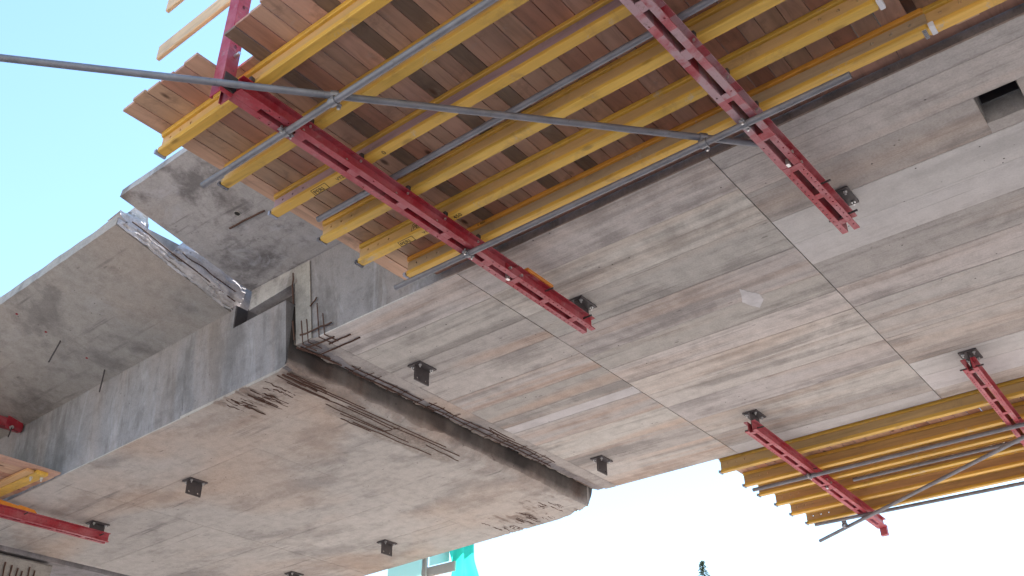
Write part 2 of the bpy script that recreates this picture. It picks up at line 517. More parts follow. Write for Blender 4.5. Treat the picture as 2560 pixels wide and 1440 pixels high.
# ------------------------------------------------------------------ bridge helpers
def nz(x, y=0.0, z=0.0): return noise.noise(Vector((x, y, z)))
def fbm(x, y, z=0.0): return noise.fractal(Vector((x, y, z)), 0.7, 2.0, 5)
def sstep(a, b, x):
    t = max(0.0, min(1.0, (x - a) / (b - a))); return t * t * (3 - 2 * t)

def loft(mb, stations):
    """stations: list of (x, [(y, z), ...]) with equal point counts"""
    base = len(mb.v); n = len(stations[0][1])
    for x, poly in stations:
        mb.v += [(x, y, z) for y, z in poly]
    for i in range(len(stations) - 1):
        for k in range(n):
            k2 = (k + 1) % n
            mb.f.append((base + i * n + k, base + i * n + k2, base + (i + 1) * n + k2, base + (i + 1) * n + k))
    mb.f.append(tuple(base + k for k in range(n)))
    e = base + (len(stations) - 1) * n
    mb.f.append(tuple(e + k for k in range(n - 1, -1, -1)))
    return mb

def bar(p0, p1, r=0.006, wob=0.006, seg=7, bend=None, n=6):
    p0, p1 = Vector(p0), Vector(p1)
    pts = []
    s = random.uniform(0, 99)
    for i in range(seg + 1):
        t = i / seg
        q = p0.lerp(p1, t)
        q += Vector((nz(s, t * 4), nz(s + 7, t * 4), 0.5 * nz(s + 13, t * 4))) * wob * 2
        if bend: q += Vector(bend) * math.sin(math.pi * t)
        pts.append(q)
    return MB().tube(pts, r, n)

H = 4.6                                    # right span soffit above the eye
XJ = -6.93                                 # right span's end at the joint

# ------------------------------------------------------------------ right span
rs = thing("bridge_span", "concrete bridge span with board-marked soffit carrying the yellow formwork platforms", "bridge", (-4.78, 8.0, H))
# girder box (webs lean outwards), behind the soffit panels
mb = MB().prism([(5.255, H + 0.013), (10.605, H + 0.013), (10.76, 5.58), (5.09, 5.58)], 0, XJ + 0.012, 16.0)
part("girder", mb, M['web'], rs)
# web joints: thin recessed construction lines are real strips of a slightly proud patch at the end
mb = MB().prism([(5.2335, H + 0.02), (5.25, H + 0.02), (5.10, 5.47), (5.0885, 5.47)], 0, XJ, -6.70)
part("end_patch", mb, M['deck'], rs)
# deck slab with thin overhangs
st = []
x = -7.69
while x < 16.2:
    j1, j2 = 0.02 * nz(x * 3, 1), 0.018 * nz(x * 5, 7)
    st.append((x, [(3.45 + j2 * 0.4, 5.80), (5.085, 5.50), (10.765, 5.50), (12.40, 5.80), (12.40, 5.95), (3.46 + j1, 5.89 + j1)]))
    x += 0.12 if x < -5 else 0.8
part("deck_slab", loft(MB(), st), M['overhang'], rs)
# thickening under the slab over the bearing
mb = MB().prism([(-7.66, 5.24), (-6.90, 5.30), (-6.90, 5.56), (-7.66, 5.56)], 1, 5.11, 10.72)
mb.v = [(v[0], v[1], v[2]) for v in mb.v]
mbx = MB(); mbx.add([(v[0], v[1], v[2]) for v in mb.v], mb.f)
part("bearing_beam", mbx, M['overhang'], rs)

SECT = [
    (-6.60, -4.786, [5.236, 5.75, 6.25, 6.70, 7.16, 7.55, 7.94, 8.15, 8.33, 8.80, 9.36, 9.90, 10.615], {7: 1.42, 2: 0.86, 4: 1.0, 5: 0.80, 8: 0.92}),
    (-4.775, -2.265, [5.236, 5.72, 6.23, 6.75, 7.28, 7.65, 8.05, 8.45, 8.85, 9.37, 9.89, 10.34, 10.615], {10: 0.68, 11: 1.2, 1: 1.06, 5: 1.05, 6: 1.08}),
    (-2.255, 0.265, [5.236, 5.43, 5.82, 6.29, 6.70, 7.10, 7.61, 8.04, 8.44, 8.84, 9.27, 9.53, 9.91, 10.33, 10.615], {2: 0.70, 1: 0.86, 3: 1.34, 4: 1.36, 5: 0.72, 6: 0.92, 7: 0.86, 8: 0.84, 9: 0.88, 10: 0.72, 11: 1.36, 12: 1.38}),
    (0.275, 2.795, [5.236, 5.65, 6.05, 6.45, 6.85, 7.25, 7.70, 8.10, 8.50, 8.95, 9.35, 9.75, 10.2, 10.615], {2: 0.8, 6: 1.2, 9: 0.75}),
    (2.805, 5.325, [5.236, 5.65, 6.05, 6.45, 6.85, 7.25, 7.70, 8.10, 8.50, 8.95, 9.35, 9.75, 10.2, 10.615], {1: 0.8, 4: 1.2, 11: 0.75}),
    (5.335, 16.0, [5.236, 7.0, 8.8, 10.615], {}),
]
HX0, HX1, HY1 = -0.525, -0.245, 6.155      # pocket left in the soffit
for si, (xa, xb, ys, spec) in enumerate(SECT):
    for k in range(len(ys) - 1):
        gl = random.choice([0.0012, 0.002, 0.0035, 0.005]); dz = random.uniform(-0.0015, 0.0015)
        tone = spec.get(k, random.uniform(0.80, 1.10)); tone = 1 + (tone - 1) * (0.9 if tone < 1 else 0.7)
        colr = (tone * random.uniform(0.985, 1.015), tone * random.uniform(0.985, 1.01), tone * random.uniform(0.98, 1.01))
        y0, y1 = ys[k] + gl, ys[k + 1] - gl * 0.5
        boxes = [(xa, xb, y0, y1)]
        if si == 2 and k == 2:
            boxes = [(xa, HX0, y0, y1), (HX1, xb, y0, y1), (HX0 + 0.001, HX1 - 0.001, HY1, y1)]
        for bx in boxes:
            part("form_panel", MB().box(bx[0], bx[1], bx[2], bx[3], H + dz, H + 0.016, 0.0012), M['soffit_pale'] if tone > 1.13 else M['soffit_warm'] if si == 0 else M['soffit'], rs, colr)
# the pocket: a square hole whose far wall and roof show
mb = MB()
d = 0.165
q0, q1, r0, r1 = HX0 + .004, HX1 - .004, 5.825, HY1 - .004
pv = [(q0, r0), (q1, r0), (q1, r1), (q0, r1)]
iv = [(q0 + .01, r0 + .01), (q1 - .01, r0 + .01), (q1 - .01, r1 - .02), (q0 + .01, r1 - .02)]      # dark duct added to make the roof dark, shade put into its colour
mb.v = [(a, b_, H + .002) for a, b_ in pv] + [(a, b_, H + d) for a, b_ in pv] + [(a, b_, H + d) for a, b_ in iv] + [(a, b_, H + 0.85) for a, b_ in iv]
for k in range(4):
    k2 = (k + 1) % 4
    mb.f += [(k, k2, 4 + k2, 4 + k), (4 + k, 4 + k2, 8 + k2, 8 + k)]
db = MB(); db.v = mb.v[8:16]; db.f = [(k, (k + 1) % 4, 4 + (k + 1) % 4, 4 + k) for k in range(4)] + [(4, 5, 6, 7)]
mb.v = mb.v[:12]
pocket = part("pocket", mb, M['deck'], rs, label="square pocket left open in the soffit")
part("shade_shaft", db, M['steel'], pocket)
# cut that pocket out of the girder body: the girder underside is replaced by frames round it
gird = [o for o in bpy.data.objects if o.name == "girder"][0]
bm = bmesh.new(); bm.from_mesh(gird.data)
L0 = rs.location
for f in list(bm.faces):
    c = f.calc_center_median()
    if abs(c.z + L0.z - (H + 0.013)) < 1e-4:
        bmesh.ops.delete(bm, geom=[f], context='FACES_ONLY'); break
def bq(x0, x1, y0, y1):
    vs = [bm.verts.new(Vector((x, y, H + 0.013)) - L0) for x, y in ((x0, y0), (x1, y0), (x1, y1), (x0, y1))]
    bm.faces.new(vs)
xe0, xe1 = XJ + 0.012, 16.0
bq(xe0, HX0, 5.255, 10.605); bq(HX1, xe1, 5.255, 10.605); bq(HX0, HX1, 5.255, 5.821); bq(HX0, HX1, HY1, 10.605)
bm.to_mesh(gird.data); bm.free()
# irregular white splash of paint
mb = MB()
pc = [(-2.945, 7.055), (-2.90, 7.15), (-2.84, 7.25), (-2.85, 7.36), (-2.95, 7.48), (-3.0, 7.38), (-3.03, 7.28), (-2.985, 7.18)]
pp = []
for k in range(8):
    for t in range(6):
        a_, b2 = pc[k], pc[(k + 1) % 8]; u = t / 6
        pp.append((a_[0] + (b2[0] - a_[0]) * u + 0.012 * nz(k * 3 + t * .9, 1), a_[1] + (b2[1] - a_[1]) * u + 0.016 * nz(k * 3 + t * .9, 5)))
n = len(pp)
mb.v = [(x, y, H - 0.004) for x, y in pp] + [(x, y, H - 0.0015) for x, y in pp]
mb.f = [tuple(range(n)), tuple(range(2 * n - 1, n - 1, -1))] + [(i, (i + 1) % n, (i + 1) % n + n, i + n) for i in range(n)]
part("paint_mark", mb, M['white'], rs, label="white paint dab on the soffit")

# broken end of the soffit at the joint
def right_edge():
    mb = MB(); att = []
    ny, nx = 300, 22
    for j in range(ny + 1):
        y = 5.236 + (10.615 - 5.236) * j / ny
        xe = XJ - 0.03 + 0.05 * nz(y * 1.3, 3) + 0.035 * nz(y * 5, 9) + 0.02 * nz(y * 17, 2) + 0.012 * nz(y * 45, 6)
        if nz(y * 2.1, 31) > 0.2: xe += 0.05
        for i in range(nx + 1):
            t = i / nx
            xx = -6.605 + (xe + 6.605) * t
            depth = 0.0
            m1 = sstep(-6.76, -6.86, xx + 0.06 * nz(y * 2.2, 5))
            depth += m1 * (0.018 + 0.03 * max(0, fbm(xx * 8, y * 5, 3)))
            if 5.9 < y < 9.5:
                depth += 0.012 * sstep(-6.68, -6.74, xx + 0.03 * nz(y * 5, 8)) * (0.5 + 0.5 * nz(y * 3, 1))
            if y < 5.75: depth += 0.02 * sstep(5.7, 5.4, y) * sstep(-6.62, -6.75, xx)
            depth += 0.003 * fbm(xx * 20, y * 20)
            mb.v.append((xx, y, H + max(-0.001, depth)))
            rust = 0.75 * m1 * sstep(-0.2, 0.5, fbm(xx * 3, y * 1.7, 8)) + 0.2 * sstep(-6.62, -6.8, xx) * sstep(0.1, 0.5, nz(y * 1.5, 77))
            att.append((min(0.9, rust), min(0.8, m1 * 0.8), 0))
        mb.v.append((xe + 0.002, y, H + 0.20)); att.append((0.5, 0.1, 0.2))
    w = nx + 2
    for j in range(ny):
        for i in range(w - 1):
            a = j * w + i
            mb.f.append((a, a + 1, a + w + 1, a + w))
    return mb, att
mb, att = right_edge()
part("broken_edge", mb, M['soffit_old'], rs, (0.95, 0.93, 0.92), attr=att, label="spalled rusty end of the soffit at the joint")

# bared bars along that end: two long bars with short ties across, like a ladder
def rbar(*a, **k): return part("rebar", bar(*a, **k), M['rebar'], rs)
for (xx, ya, yb) in [(-6.885, 5.85, 7.25), (-6.80, 5.88, 6.95), (-6.79, 7.05, 8.25), (-6.86, 7.1, 9.45), (-6.74, 8.05, 9.38), (-6.80, 8.25, 9.1), (-6.91, 6.0, 6.7), (-6.70, 8.0, 8.5)]:
    rbar((xx, ya, H + 0.0), (xx + random.uniform(-.02, .02), yb, H + 0.002), 0.0065, 0.012, 9)
yy = 5.95
while yy < 9.4:
    if not (7.0 < yy < 7.1): rbar((-6.93 + random.uniform(0, .02), yy, H - 0.004), (-6.72 + random.uniform(-.05, .04), yy + random.uniform(-.015, .015), H - 0.006), 0.0045, 0.003, 3)
    yy += random.choice([0.11, 0.13, 0.17, 0.26])
for (a, b_) in [((-6.86, 5.31), (-6.60, 5.33)), ((-6.87, 5.50), (-6.28, 5.50)), ((-6.62, 5.40), (-6.31, 5.40)), ((-6.60, 5.33), (-6.47, 5.33))]:
    rbar((a[0], a[1], H - 0.004), (b_[0], b_[1], H - 0.006), 0.009, 0.004, 5)
rbar((-6.93, 5.25, H - .004), (-6.85, 5.62, H - .006), 0.009, 0.006, 5)
rbar((-6.905, 5.27, H + .0), (-6.87, 5.80, H - .004), 0.009, 0.006, 5)
for (xx, h0, h1) in [(-6.60, 0.05, 0.36), (-6.52, 0.02, 0.22), (-6.76, 0.03, 0.24), (-6.84, 0.02, 0.25)]:      # stirrups on the web corner
    pts = []
    for t in range(9):
        u = t / 8
        z = H + h0 + (h1 - h0) * (1 - u) if u < .75 else H + h0 * (1 - u) * 4 * .25
        y = 5.24 - 0.165 * (z - H) - 0.008 if u < .75 else 5.24 + (u - .75) * 0.7
        if u >= .75: z = H - 0.006
        pts.append((xx + 0.015 * u, y, z))
    part("stirrup", MB().tube(pts, 0.006, 6), M['rebar'], rs)
part("rebar", bar((-6.925, 5.20, 4.66), (-6.925, 5.15, 4.86), .008, .004, 4), M['rebar'], rs)
part("rebar", bar((-6.925, 5.12, 5.05), (-6.925, 5.07, 5.40), .008, .01, 5), M['rebar'], rs)
rbar((-6.70, 5.17, 4.96), (-6.60, 5.16, 5.02), .008, .004, 3)
rbar((-6.86, 5.216, 4.70), (-6.40, 5.216, 4.68), .010, .01, 6)
# drain hole and a bar in the overhang's underside
def oz(y): return 5.50 + (5.085 - y) * 0.183           # underside of the right overhang
a = MB(); cy, cx = 4.245, -6.834
ring = [(cx + 0.036 * math.cos(t * math.pi / 8), cy + 0.036 * math.sin(t * math.pi / 8)) for t in range(16)]
inn = [(cx + 0.028 * math.cos(t * math.pi / 8), cy + 0.028 * math.sin(t * math.pi / 8)) for t in range(16)]
for k in range(16): a.v.append((*ring[k], oz(ring[k][1]) + 0.002))
for k in range(16): a.v.append((*ring[k], oz(ring[k][1]) - 0.006))
for k in range(16): a.v.append((*inn[k], oz(inn[k][1]) - 0.006))
for k in range(16): a.v.append((*inn[k], oz(inn[k][1]) - 0.002))
for r_ in range(3):
    for k in range(16): a.f.append((r_ * 16 + k, r_ * 16 + (k + 1) % 16, r_ * 16 + 16 + (k + 1) % 16, r_ * 16 + 16 + k))
dp = part("drain_pipe", a, M['deck'], rs)
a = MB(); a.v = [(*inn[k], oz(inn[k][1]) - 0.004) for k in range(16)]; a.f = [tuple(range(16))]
part("drain_hole_shade", a, M['ink'], dp)  # black disc paints the hole's dark inside; the slab is not cut
rbar((-7.065, 4.335, oz(4.335) - .012), (-6.55, 4.36, oz(4.36) - .012), .011, .003, 5)

# ------------------------------------------------------------------ left span (tilted down a little away from the joint)
ls = thing("bridge_span", "lower concrete bridge span on the left with plain soffit and rusty spalled corner", "bridge", (-10.0, 8.0, 4.30))
def tilt(mb):
    mb.v = [(x, y, z + 0.028 * (x + 6.95)) for x, y, z in mb.v]; return mb
ZL, XL = 4.365, -7.0
XE = -14.12
mb = MB().prism([(5.215, ZL + 0.013), (10.60, ZL + 0.013), (10.70, 5.42), (5.10, 5.42)], 0, XE, -8.75)
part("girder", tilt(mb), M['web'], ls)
mb = MB().prism([(5.2125, ZL + 0.09), (10.1, ZL + 0.09), (10.70, 5.13), (5.108, 5.13)], 0, -8.75, XL - 0.03)
part("bearing_nib", tilt(mb), M['web'], ls)
mb = MB().prism([(5.207, ZL + 0.03), (5.30, ZL + 0.03), (5.30, ZL + 0.085), (5.2025, ZL + 0.092)], 0, -8.75, XL - 0.03)
part("web_foot", tilt(mb), M['web'], ls)
part("recess_shade_block", tilt(MB().box(-7.87, -7.04, 5.24, 10.4, 5.11, 5.42)), M['steel'], ls, label="added dark block shading the half joint recess")  # added block closes the recess; its shade is put into the colour
part("recess_shade_plate", tilt(MB().box(-7.898, -7.885, 5.112, 10.5, 5.135, 5.41)), M['steel'], ls)  # added dark plates, the recess shade is put into their colour
part("recess_shade_plate", tilt(MB().box(-7.88, -7.03, 5.16, 10.3, 5.131, 5.139)), M['steel'], ls)
mb = MB().prism([(5.108, 5.125), (10.68, 5.125), (10.70, 5.42), (5.1, 5.42)], 0, -8.75, -7.90)
part("upstand", tilt(mb), M['web'], ls)
st = []
x = XE
while x < -7.96:
    j1, j2 = 0.025 * nz(x * 3, 11), 0.02 * nz(x * 6, 17)
    st.append((x, [(3.62 + j2 * .4, 5.72), (5.13, 5.36), (10.70, 5.36), (12.25, 5.72), (12.25, 5.87), (3.63 + j1, 5.86 + j1)]))
    x += 0.1
st[-1] = (-7.99, st[-1][1])
part("deck_slab", tilt(loft(MB(), st)), M['deck'], ls)
# torn end face of the overhang, layered, its lit look put into a paler colour
mb = MB(); att = []
ny, nzz = 150, 22
for j in range(ny + 1):
    y = 3.62 + (5.18 - 3.62) * j / ny
    zb = 5.72 + (5.36 - 5.72) * min(1, (y - 3.62) / 1.51)
    rag = 0.025 * max(0, nz(y * 7, 4)) + 0.012 * nz(y * 19, 9)
    top = 0.38 - 0.25 * sstep(3.90, 3.98, y) * sstep(4.40, 4.22, y) + 0.025 * nz(y * 9, 31) - 0.20 * sstep(3.80, 3.66, y)
    for i in range(nzz + 1):
        t = i / nzz
        h = top * t
        x = -7.965 + 0.045 * nz(y * 2.2, h * 9, 1) + 0.02 * nz(y * 9, h * 40, 4) + 0.005 * nz(y * 30, h * 60, 7) + 0.25 * h * sstep(4.2, 4.6, y)
        for g0 in (0.055, 0.10, 0.16, 0.225):
            x -= 0.035 * math.exp(-((h - g0 - .02 * nz(y * 1.7, g0 * 30)) / 0.008) ** 2) * (1 if nz(y * 7, g0 * 90) > -0.15 else 0.1)
        mb.v.append((x, y, zb - 0.012 + rag * (1 - t) + h)); att.append((0, 0.12, 0))
for j in range(ny):
    for i in range(nzz):
        a_ = j * (nzz + 1) + i
        mb.f.append((a_, a_ + 1, a_ + nzz + 2, a_ + nzz + 1))
n0 = len(mb.v); w_ = nzz + 1                       # the slab behind the torn face, so that it is not a sheet
for j in range(ny + 1):
    p_ = mb.v[j * w_ + nzz]; mb.v.append((-8.2, p_[1], p_[2] - 0.02)); att.append((0, .3, 0))
for j in range(ny): mb.f.append((j * w_ + nzz, n0 + j, n0 + j + 1, (j + 1) * w_ + nzz))
part("torn_end", tilt(mb), M['fresh'], ls, attr=att, label="torn pale end of the overhang slab")
def lbar(p0, p1, *a, **k): return part("rebar", tilt(bar(p0, p1, *a, **k)), M['rebar'], ls)
lbar((-7.93, 3.75, 5.80), (-7.93, 5.1, 5.48), .007, .008, 12)
lbar((-7.90, 4.35, 5.72), (-7.88, 5.05, 5.56), .006, .008, 10)

# soffit panels with faint joints
for xa, xb in ((XE, -11.385), (-11.375, -8.755)):
    ys = [5.2, 6.24, 7.44, 8.55, 9.61, 10.615]
    for k in range(5):
        gl = random.choice([0.0012, 0.002, 0.003]); dz = random.uniform(-0.0012, 0.0012)
        tone = random.uniform(0.94, 1.05)
        part("form_panel", tilt(MB().box(xa, xb, ys[k] + gl, ys[k + 1] - gl, ZL + dz, ZL + 0.016, 0.0012)), M['soffit_old'], ls, (tone, tone * .995, tone * .985))

def left_end():
    mb = MB(); att = []
    nx, ny = 150, 260
    def ymax(x):
        e = 10.615
        c_ = max(0.0, min(1.0, (x + 7.62) / 0.66))
        return e - 0.16 * c_ ** 1.3 - 0.05 * nz(x * 9, 3) * c_ - 0.035 * nz(x * 24, 7) * min(1, c_ * 2)
    def xend(t): return XL + 0.012 * nz(t * 40, 2) + 0.01 * nz(t * 13, 5)
    for i in range(nx + 1):
        u = i / nx
        for j in range(-1, ny + 2):
            t = min(1, max(0, j / ny))
            x = -8.752 + (xend(t) + 8.752) * u
            y = 5.2 + (ymax(x) - 5.2) * t
            rust = fresh = 0.0; dep = 0.0
            # strip along the end, worst on the near half
            n1 = fbm(x * 4, y * 1.6, 2)
            m1 = sstep(-7.34, -7.20, x + 0.10 * nz(y * 1.8, 4) + 0.08 * n1) * sstep(8.35, 7.6, y) * sstep(5.15, 5.4, y)
            dep += 0.030 * m1 * (0.6 + 0.8 * n1)
            # fresh patch where the cover has come away
            e2 = ((x + 7.33) / 0.19) ** 2 + ((y - 7.0) / 0.95) ** 2
            m2 = sstep(1.25, 0.8, e2 + 0.5 * n1)
            dep += 0.016 * m2; fresh = max(fresh, 0.75 * m2)
            rust = max(rust, 0.38 * m1 * sstep(-0.1, 0.4, n1 + 0.2))
            # corner by the near web, torn into short grooves
            m3 = sstep(5.85, 5.55, y + 0.15 * n1) * sstep(-8.5, -8.1, x + 0.2 * n1)
            gr = sstep(0.0, 0.35, fbm(x * 13, y * 2.0, 6))
            m3b = m3 * sstep(-0.15, 0.3, fbm(x * 2.1, y * 1.6, 5))
            dep += 0.02 * m3b * gr; rust = max(rust, m3b * (0.12 + 0.30 * gr)); fresh = max(fresh, 0.4 * m3)
            # far corner
            m4 = sstep(9.55, 9.95, y + 0.12 * n1) * sstep(-8.75, -8.3, x)
            m4b = m4 * sstep(-0.1, 0.35, fbm(x * 2.3, y * 1.7, 9))
            dep += 0.02 * m4b * gr; rust = max(rust, m4b * (0.08 + 0.28 * gr))
            # general stain beyond the spalls
            rust = max(rust, 0.25 * sstep(-7.6, -7.1, x) * sstep(0.05, 0.4, fbm(x * 1.2, y * 1.1, 21)))
            dep += 0.0015 * fbm(x * 22, y * 22)
            edge = sstep(-7.13, -6.99, x + 0.04 * nz(y * 2.3, 19))
            edge *= sstep(9.9, 9.3, y)
            dep += edge * (0.045 + 0.05 * nz(y * 1.9, 8) + 0.02 * nz(y * 11, 3)); rust = max(rust, edge * (0.3 + 0.25 * nz(y * 2.7, 28)))
            z = ZL + max(-0.001, dep)
            if j == -1 or j == ny + 1: z = ZL + 0.034 if j == -1 else ZL + 0.55
            mb.v.append((x, y + (0.0 if j != -1 else -0.0), z)); att.append((min(0.92, rust), min(0.85, fresh), 0))
    w = ny + 3
    # end face rows going up
    for k, hz in enumerate((0.105, 0.13, 0.2, 0.3, 0.5, 0.72)):
        for j in range(-1, ny + 2):
            t = min(1, max(0, j / ny))
            x0 = xend(t); y = 5.2 + (ymax(x0) + 0.13 * min(1, hz / 0.25) - 5.2) * t
            rr = 0.25 + 0.5 * sstep(-0.1, 0.4, nz(y * 2.2, 3)) + 0.2 * nz(y * 17, 6)
            mb.v.append((x0 + 0.004 * nz(y * 12, hz * 9), y, ZL + hz)); att.append((max(0, min(.85, rr)), 0, max(0, min(0.9, (0.72 + 0.5 * nz(y * 1.4, 12) + 0.4 * sstep(5.7, 5.4, y)) * sstep(0.03, 0.15, hz + 0.06 * nz(y * 3.1, 41))))))  # soot, deepened near the web to paint the gap's shade
    rows = nx + 1 + 6
    for i in range(rows - 1):
        for j in range(w - 1):
            a = i * w + j
            mb.f.append((a, a + w, a + w + 1, a + 1))
    return mb, att
mb, att = left_end()
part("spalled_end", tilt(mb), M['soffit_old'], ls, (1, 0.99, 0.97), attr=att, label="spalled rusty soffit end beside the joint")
# long bars along the joint (span's own end)
for xx, ya, yb in [(-7.08, 5.30, 6.35), (-7.12, 5.32, 7.7), (-7.17, 6.2, 8.0), (-7.22, 5.4, 6.9), (-7.30, 6.0, 7.3), (-7.36, 6.25, 7.0), (-7.42, 6.5, 7.75), (-7.45, 6.35, 6.8), (-7.19, 5.25, 5.95), (-7.05, 5.3, 5.75), (-7.24, 7.5, 8.1)]:
    lbar((xx, ya, ZL + 0.002), (xx + random.uniform(-.04, .03), yb, ZL - 0.002), 0.006, 0.007, 9)
for xx, ya, yb in [(-7.07, 5.28, 5.8), (-7.12, 5.25, 5.72)]:
    lbar((xx, ya, ZL - 0.004), (xx, yb, ZL - .012), 0.011, 0.012, 7)
for q in range(26):      # short torn bars at the near corner
    xx = random.uniform(-8.25, -7.15); ya = 5.22 + random.uniform(0, 0.3)
    lbar((xx, ya, ZL - .001), (xx + random.uniform(-.03, .03), ya + random.uniform(.12, .36), ZL + .001), random.choice([.004, .005, .007]), .012, 5)
for q in range(26):      # and at the far corner
    xx = random.uniform(-8.5, -7.25); ym = 10.57 - 0.40 * max(0, (xx + 7.62) / 0.66); ya = ym - random.uniform(.12, .6)
    lbar((xx, ya, ZL - .001), (xx + random.uniform(-.03, .03), min(ym - .02, ya + random.uniform(.12, .34)), ZL + .001), random.choice([.004, .006]), .012, 5)
lbar((-7.35, 6.9, ZL - .002), (-7.12, 6.95, ZL - .004), .005, .02, 5)
# pins and red paint dabs under the left overhang
def lz(y): return 5.36 + (5.13 - y) * 0.238
for (xa, ya, dx, dy, dzv) in [(-10.245, 4.36, -0.22, 0.03, -0.19), (-10.235, 4.965, -0.20, 0.10, -0.19)]:
    part("hanging_pin", tilt(MB().tube([(xa, ya, lz(ya) + .01), (xa, ya, lz(ya) - .02), (xa + dx, ya + dy, lz(ya) + dzv)], .009, 8)), M['steel'], ls)
for xa, ya in [(-10.277, 3.814), (-10.254, 4.177), (-10.236, 4.716)]:
    a = MB().tube([(xa, ya, lz(ya) + .003), (xa, ya, lz(ya) - .003)], .016, 8)
    part("paint_dab", tilt(a), M['redtag'], ls)

# ------------------------------------------------------------------ next span and its pier at the far left
ts = thing("bridge_span", "third concrete span beyond the second joint at the lower left", "bridge", (-18.0, 8.0, 4.1))
mb = MB().prism([(5.2, 4.13), (10.6, 4.13), (10.7, 5.2), (5.1, 5.2)], 0, -26.0, -14.24)
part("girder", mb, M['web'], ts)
mb = MB().prism([(3.6, 5.5), (5.12, 5.16), (10.7, 5.16), (12.2, 5.5), (12.2, 5.65), (3.6, 5.65)], 0, -26.0, -14.2)
part("deck_slab", mb, M['deck'], ts)
def pier(name, label, x0, x1, y0, y1, top):
    p_ = thing(name, label, "pier", ((x0 + x1) / 2, (y0 + y1) / 2, GROUND))
    part("shaft", MB().box(x0 + .1, x1 - .1, y0 + .15, y1 - .15, GROUND - .2, top - .9, .05), M['web'], p_)
    part("pier_head", MB().box(x0, x1, y0, y1, top - .9, top, .03), M['deck'], p_)
    part("footing", MB().box(x0 - .4, x1 + .4, y0 - .4, y1 + .4, GROUND - .25, GROUND + .25, .03), M['deck'], p_)
    return p_
pr = pier("bridge_pier", "concrete pier head with bared bars at the lower left corner", -15.0, -14.22, 5.0, 6.85, 4.09)
for q in range(8):
    yy = 6.0 + q * 0.085 + random.uniform(-.015, .015)
    part("rebar", bar((-14.205, yy, 3.98 + random.uniform(-.08, 0)), (-14.2, yy + .01, 3.5), .011, .006, 5), M['rebar'], pr)
pier("bridge_pier", "far concrete pier on the valley side of the third span", -15.0, -14.22, 8.9, 10.7, 4.09)
pier("bridge_pier", "concrete wall pier under the span behind the camera", 9.0, 9.9, 5.6, 10.2, H + 0.01)

# ------------------------------------------------------------------ steel brackets bolted to the soffit
def make_bracket():
    """origin at the centre of the plate's top, hanging down; the fin lies along Y"""
    t = thing("hanger_bracket", "x", "bracket")
    P = lambda n_, m_, k_, par=t: part(n_, m_, M[k_], par, world=False)
    P("plate", MB().box(-0.09, 0.09, -0.125, 0.125, -0.016, 0.0, 0.002), 'steel')
    fin = MB().holed(0.215, 0.165, 0.014, [(0.045, -0.045), (0.170, -0.045)], axis_len=1, axis_w=2, axis_t=0, origin=(0, -0.1075, -0.0985), half=0.013)
    P("fin", fin, 'steel')
    for sx in (-1, 1):
        for sy in (-1, 1):
            b_ = P("bolt", MB().tube([(sx * .055, sy * .085, -.0165), (sx * .055, sy * .085, -.028)], .017, 6), 'bolt')
            P("bolt_tip", MB().tube([(sx * .055, sy * .085, -.028), (sx * .055, sy * .085, -.05)], .008, 8), 'bolt', b_)
    return t
br0 = make_bracket()
BR = [
    (-6.25, 6.36, H - .002, "free bracket on the striped soffit nearest the rusty joint's wide corner"),
    (-6.23, 9.68, H - .002, "free bracket on the striped soffit near the white sky edge"),
    (-4.215, 6.36, H - .002, "bracket holding the inner end of the clean red waler"),
    (-1.675, 6.33, H - .002, "bracket holding the inner end of the faded pink waler at upper right"),
    (-4.09, 9.66, H - .002, "bracket holding the red waler that reaches the sky at lower right"),
    (-1.69, 9.72, H - .002, "bracket holding the red waler cut by the right picture edge"),
    (-10.11, 6.38, None, "free bracket on the plain left soffit, nearest the picture's left half centre"),
    (-10.05, 9.68, None, "free bracket on the plain left soffit close to the green net"),
    (-12.34, 6.42, None, "bracket holding the short red waler at the lower left"),
    (-12.2, 9.76, None, "free bracket cut off by the bottom picture edge"),
]
for i, (x, y, z, lab) in enumerate(BR):
    o = br0 if i == 0 else copy_tree(br0)
    if z is None:
        z = ZL + 0.028 * (x + 6.95) - .002; o.rotation_euler = (0, -0.028, 0)
    o.location = (x, y, z)
    tag(o, lab, "bracket", "steel brackets bolted under the soffit")

# ------------------------------------------------------------------ timber joists (I section)
ZW0, ZW1 = 4.33, 4.45                     # waler bottom and top
ZB0, ZB1 = 4.452, 4.636                   # joist bottom and top
HB = ZB1 - ZB0
def text_mesh(s, size, name="lettering"):
    cu = bpy.data.curves.new("txt", 'FONT'); cu.body = s; cu.size = size; cu.extrude = 0.0006; cu.resolution_u = 3
    ob = bpy.data.objects.new("txt", cu); COL.objects.link(ob)
    bpy.context.view_layer.update()
    me = bpy.data.meshes.new_from_object(ob.evaluated_get(bpy.context.evaluated_depsgraph_get()))
    me.name = name; me.materials.clear(); me.materials.append(M['ink'])
    bpy.data.objects.remove(ob); bpy.data.curves.remove(cu)
    return me
LETTER = {}
def lettering(parent, s, x, size, face, name="lettering", off=0.0):
    """face 'bottom': read from below; 'side': read from the -Y side (bottom flange), 'web', 'top' flange side"""
    if (s, size) not in LETTER: LETTER[(s, size)] = text_mesh(s, size)
    o = bpy.data.objects.new(name, LETTER[(s, size)]); COL.objects.link(o); o.parent = parent
    if face == 'bottom':      # text right = +X, up = -Y, normal = -Z
        o.matrix_local = Matrix(((1, 0, 0, x), (0, -1, 0, size * .35 + off), (0, 0, -1, -0.0012), (0, 0, 0, 1)))
    else:
        zz, yy = {'side': (0.006, -0.0412), 'web': (0.07, -0.0152), 'top': (HB - 0.036, -0.0412)}[face]
        o.matrix_local = Matrix(((1, 0, 0, x), (0, 0, -1, yy), (0, 1, 0, zz), (0, 0, 0, 1)))
    return o
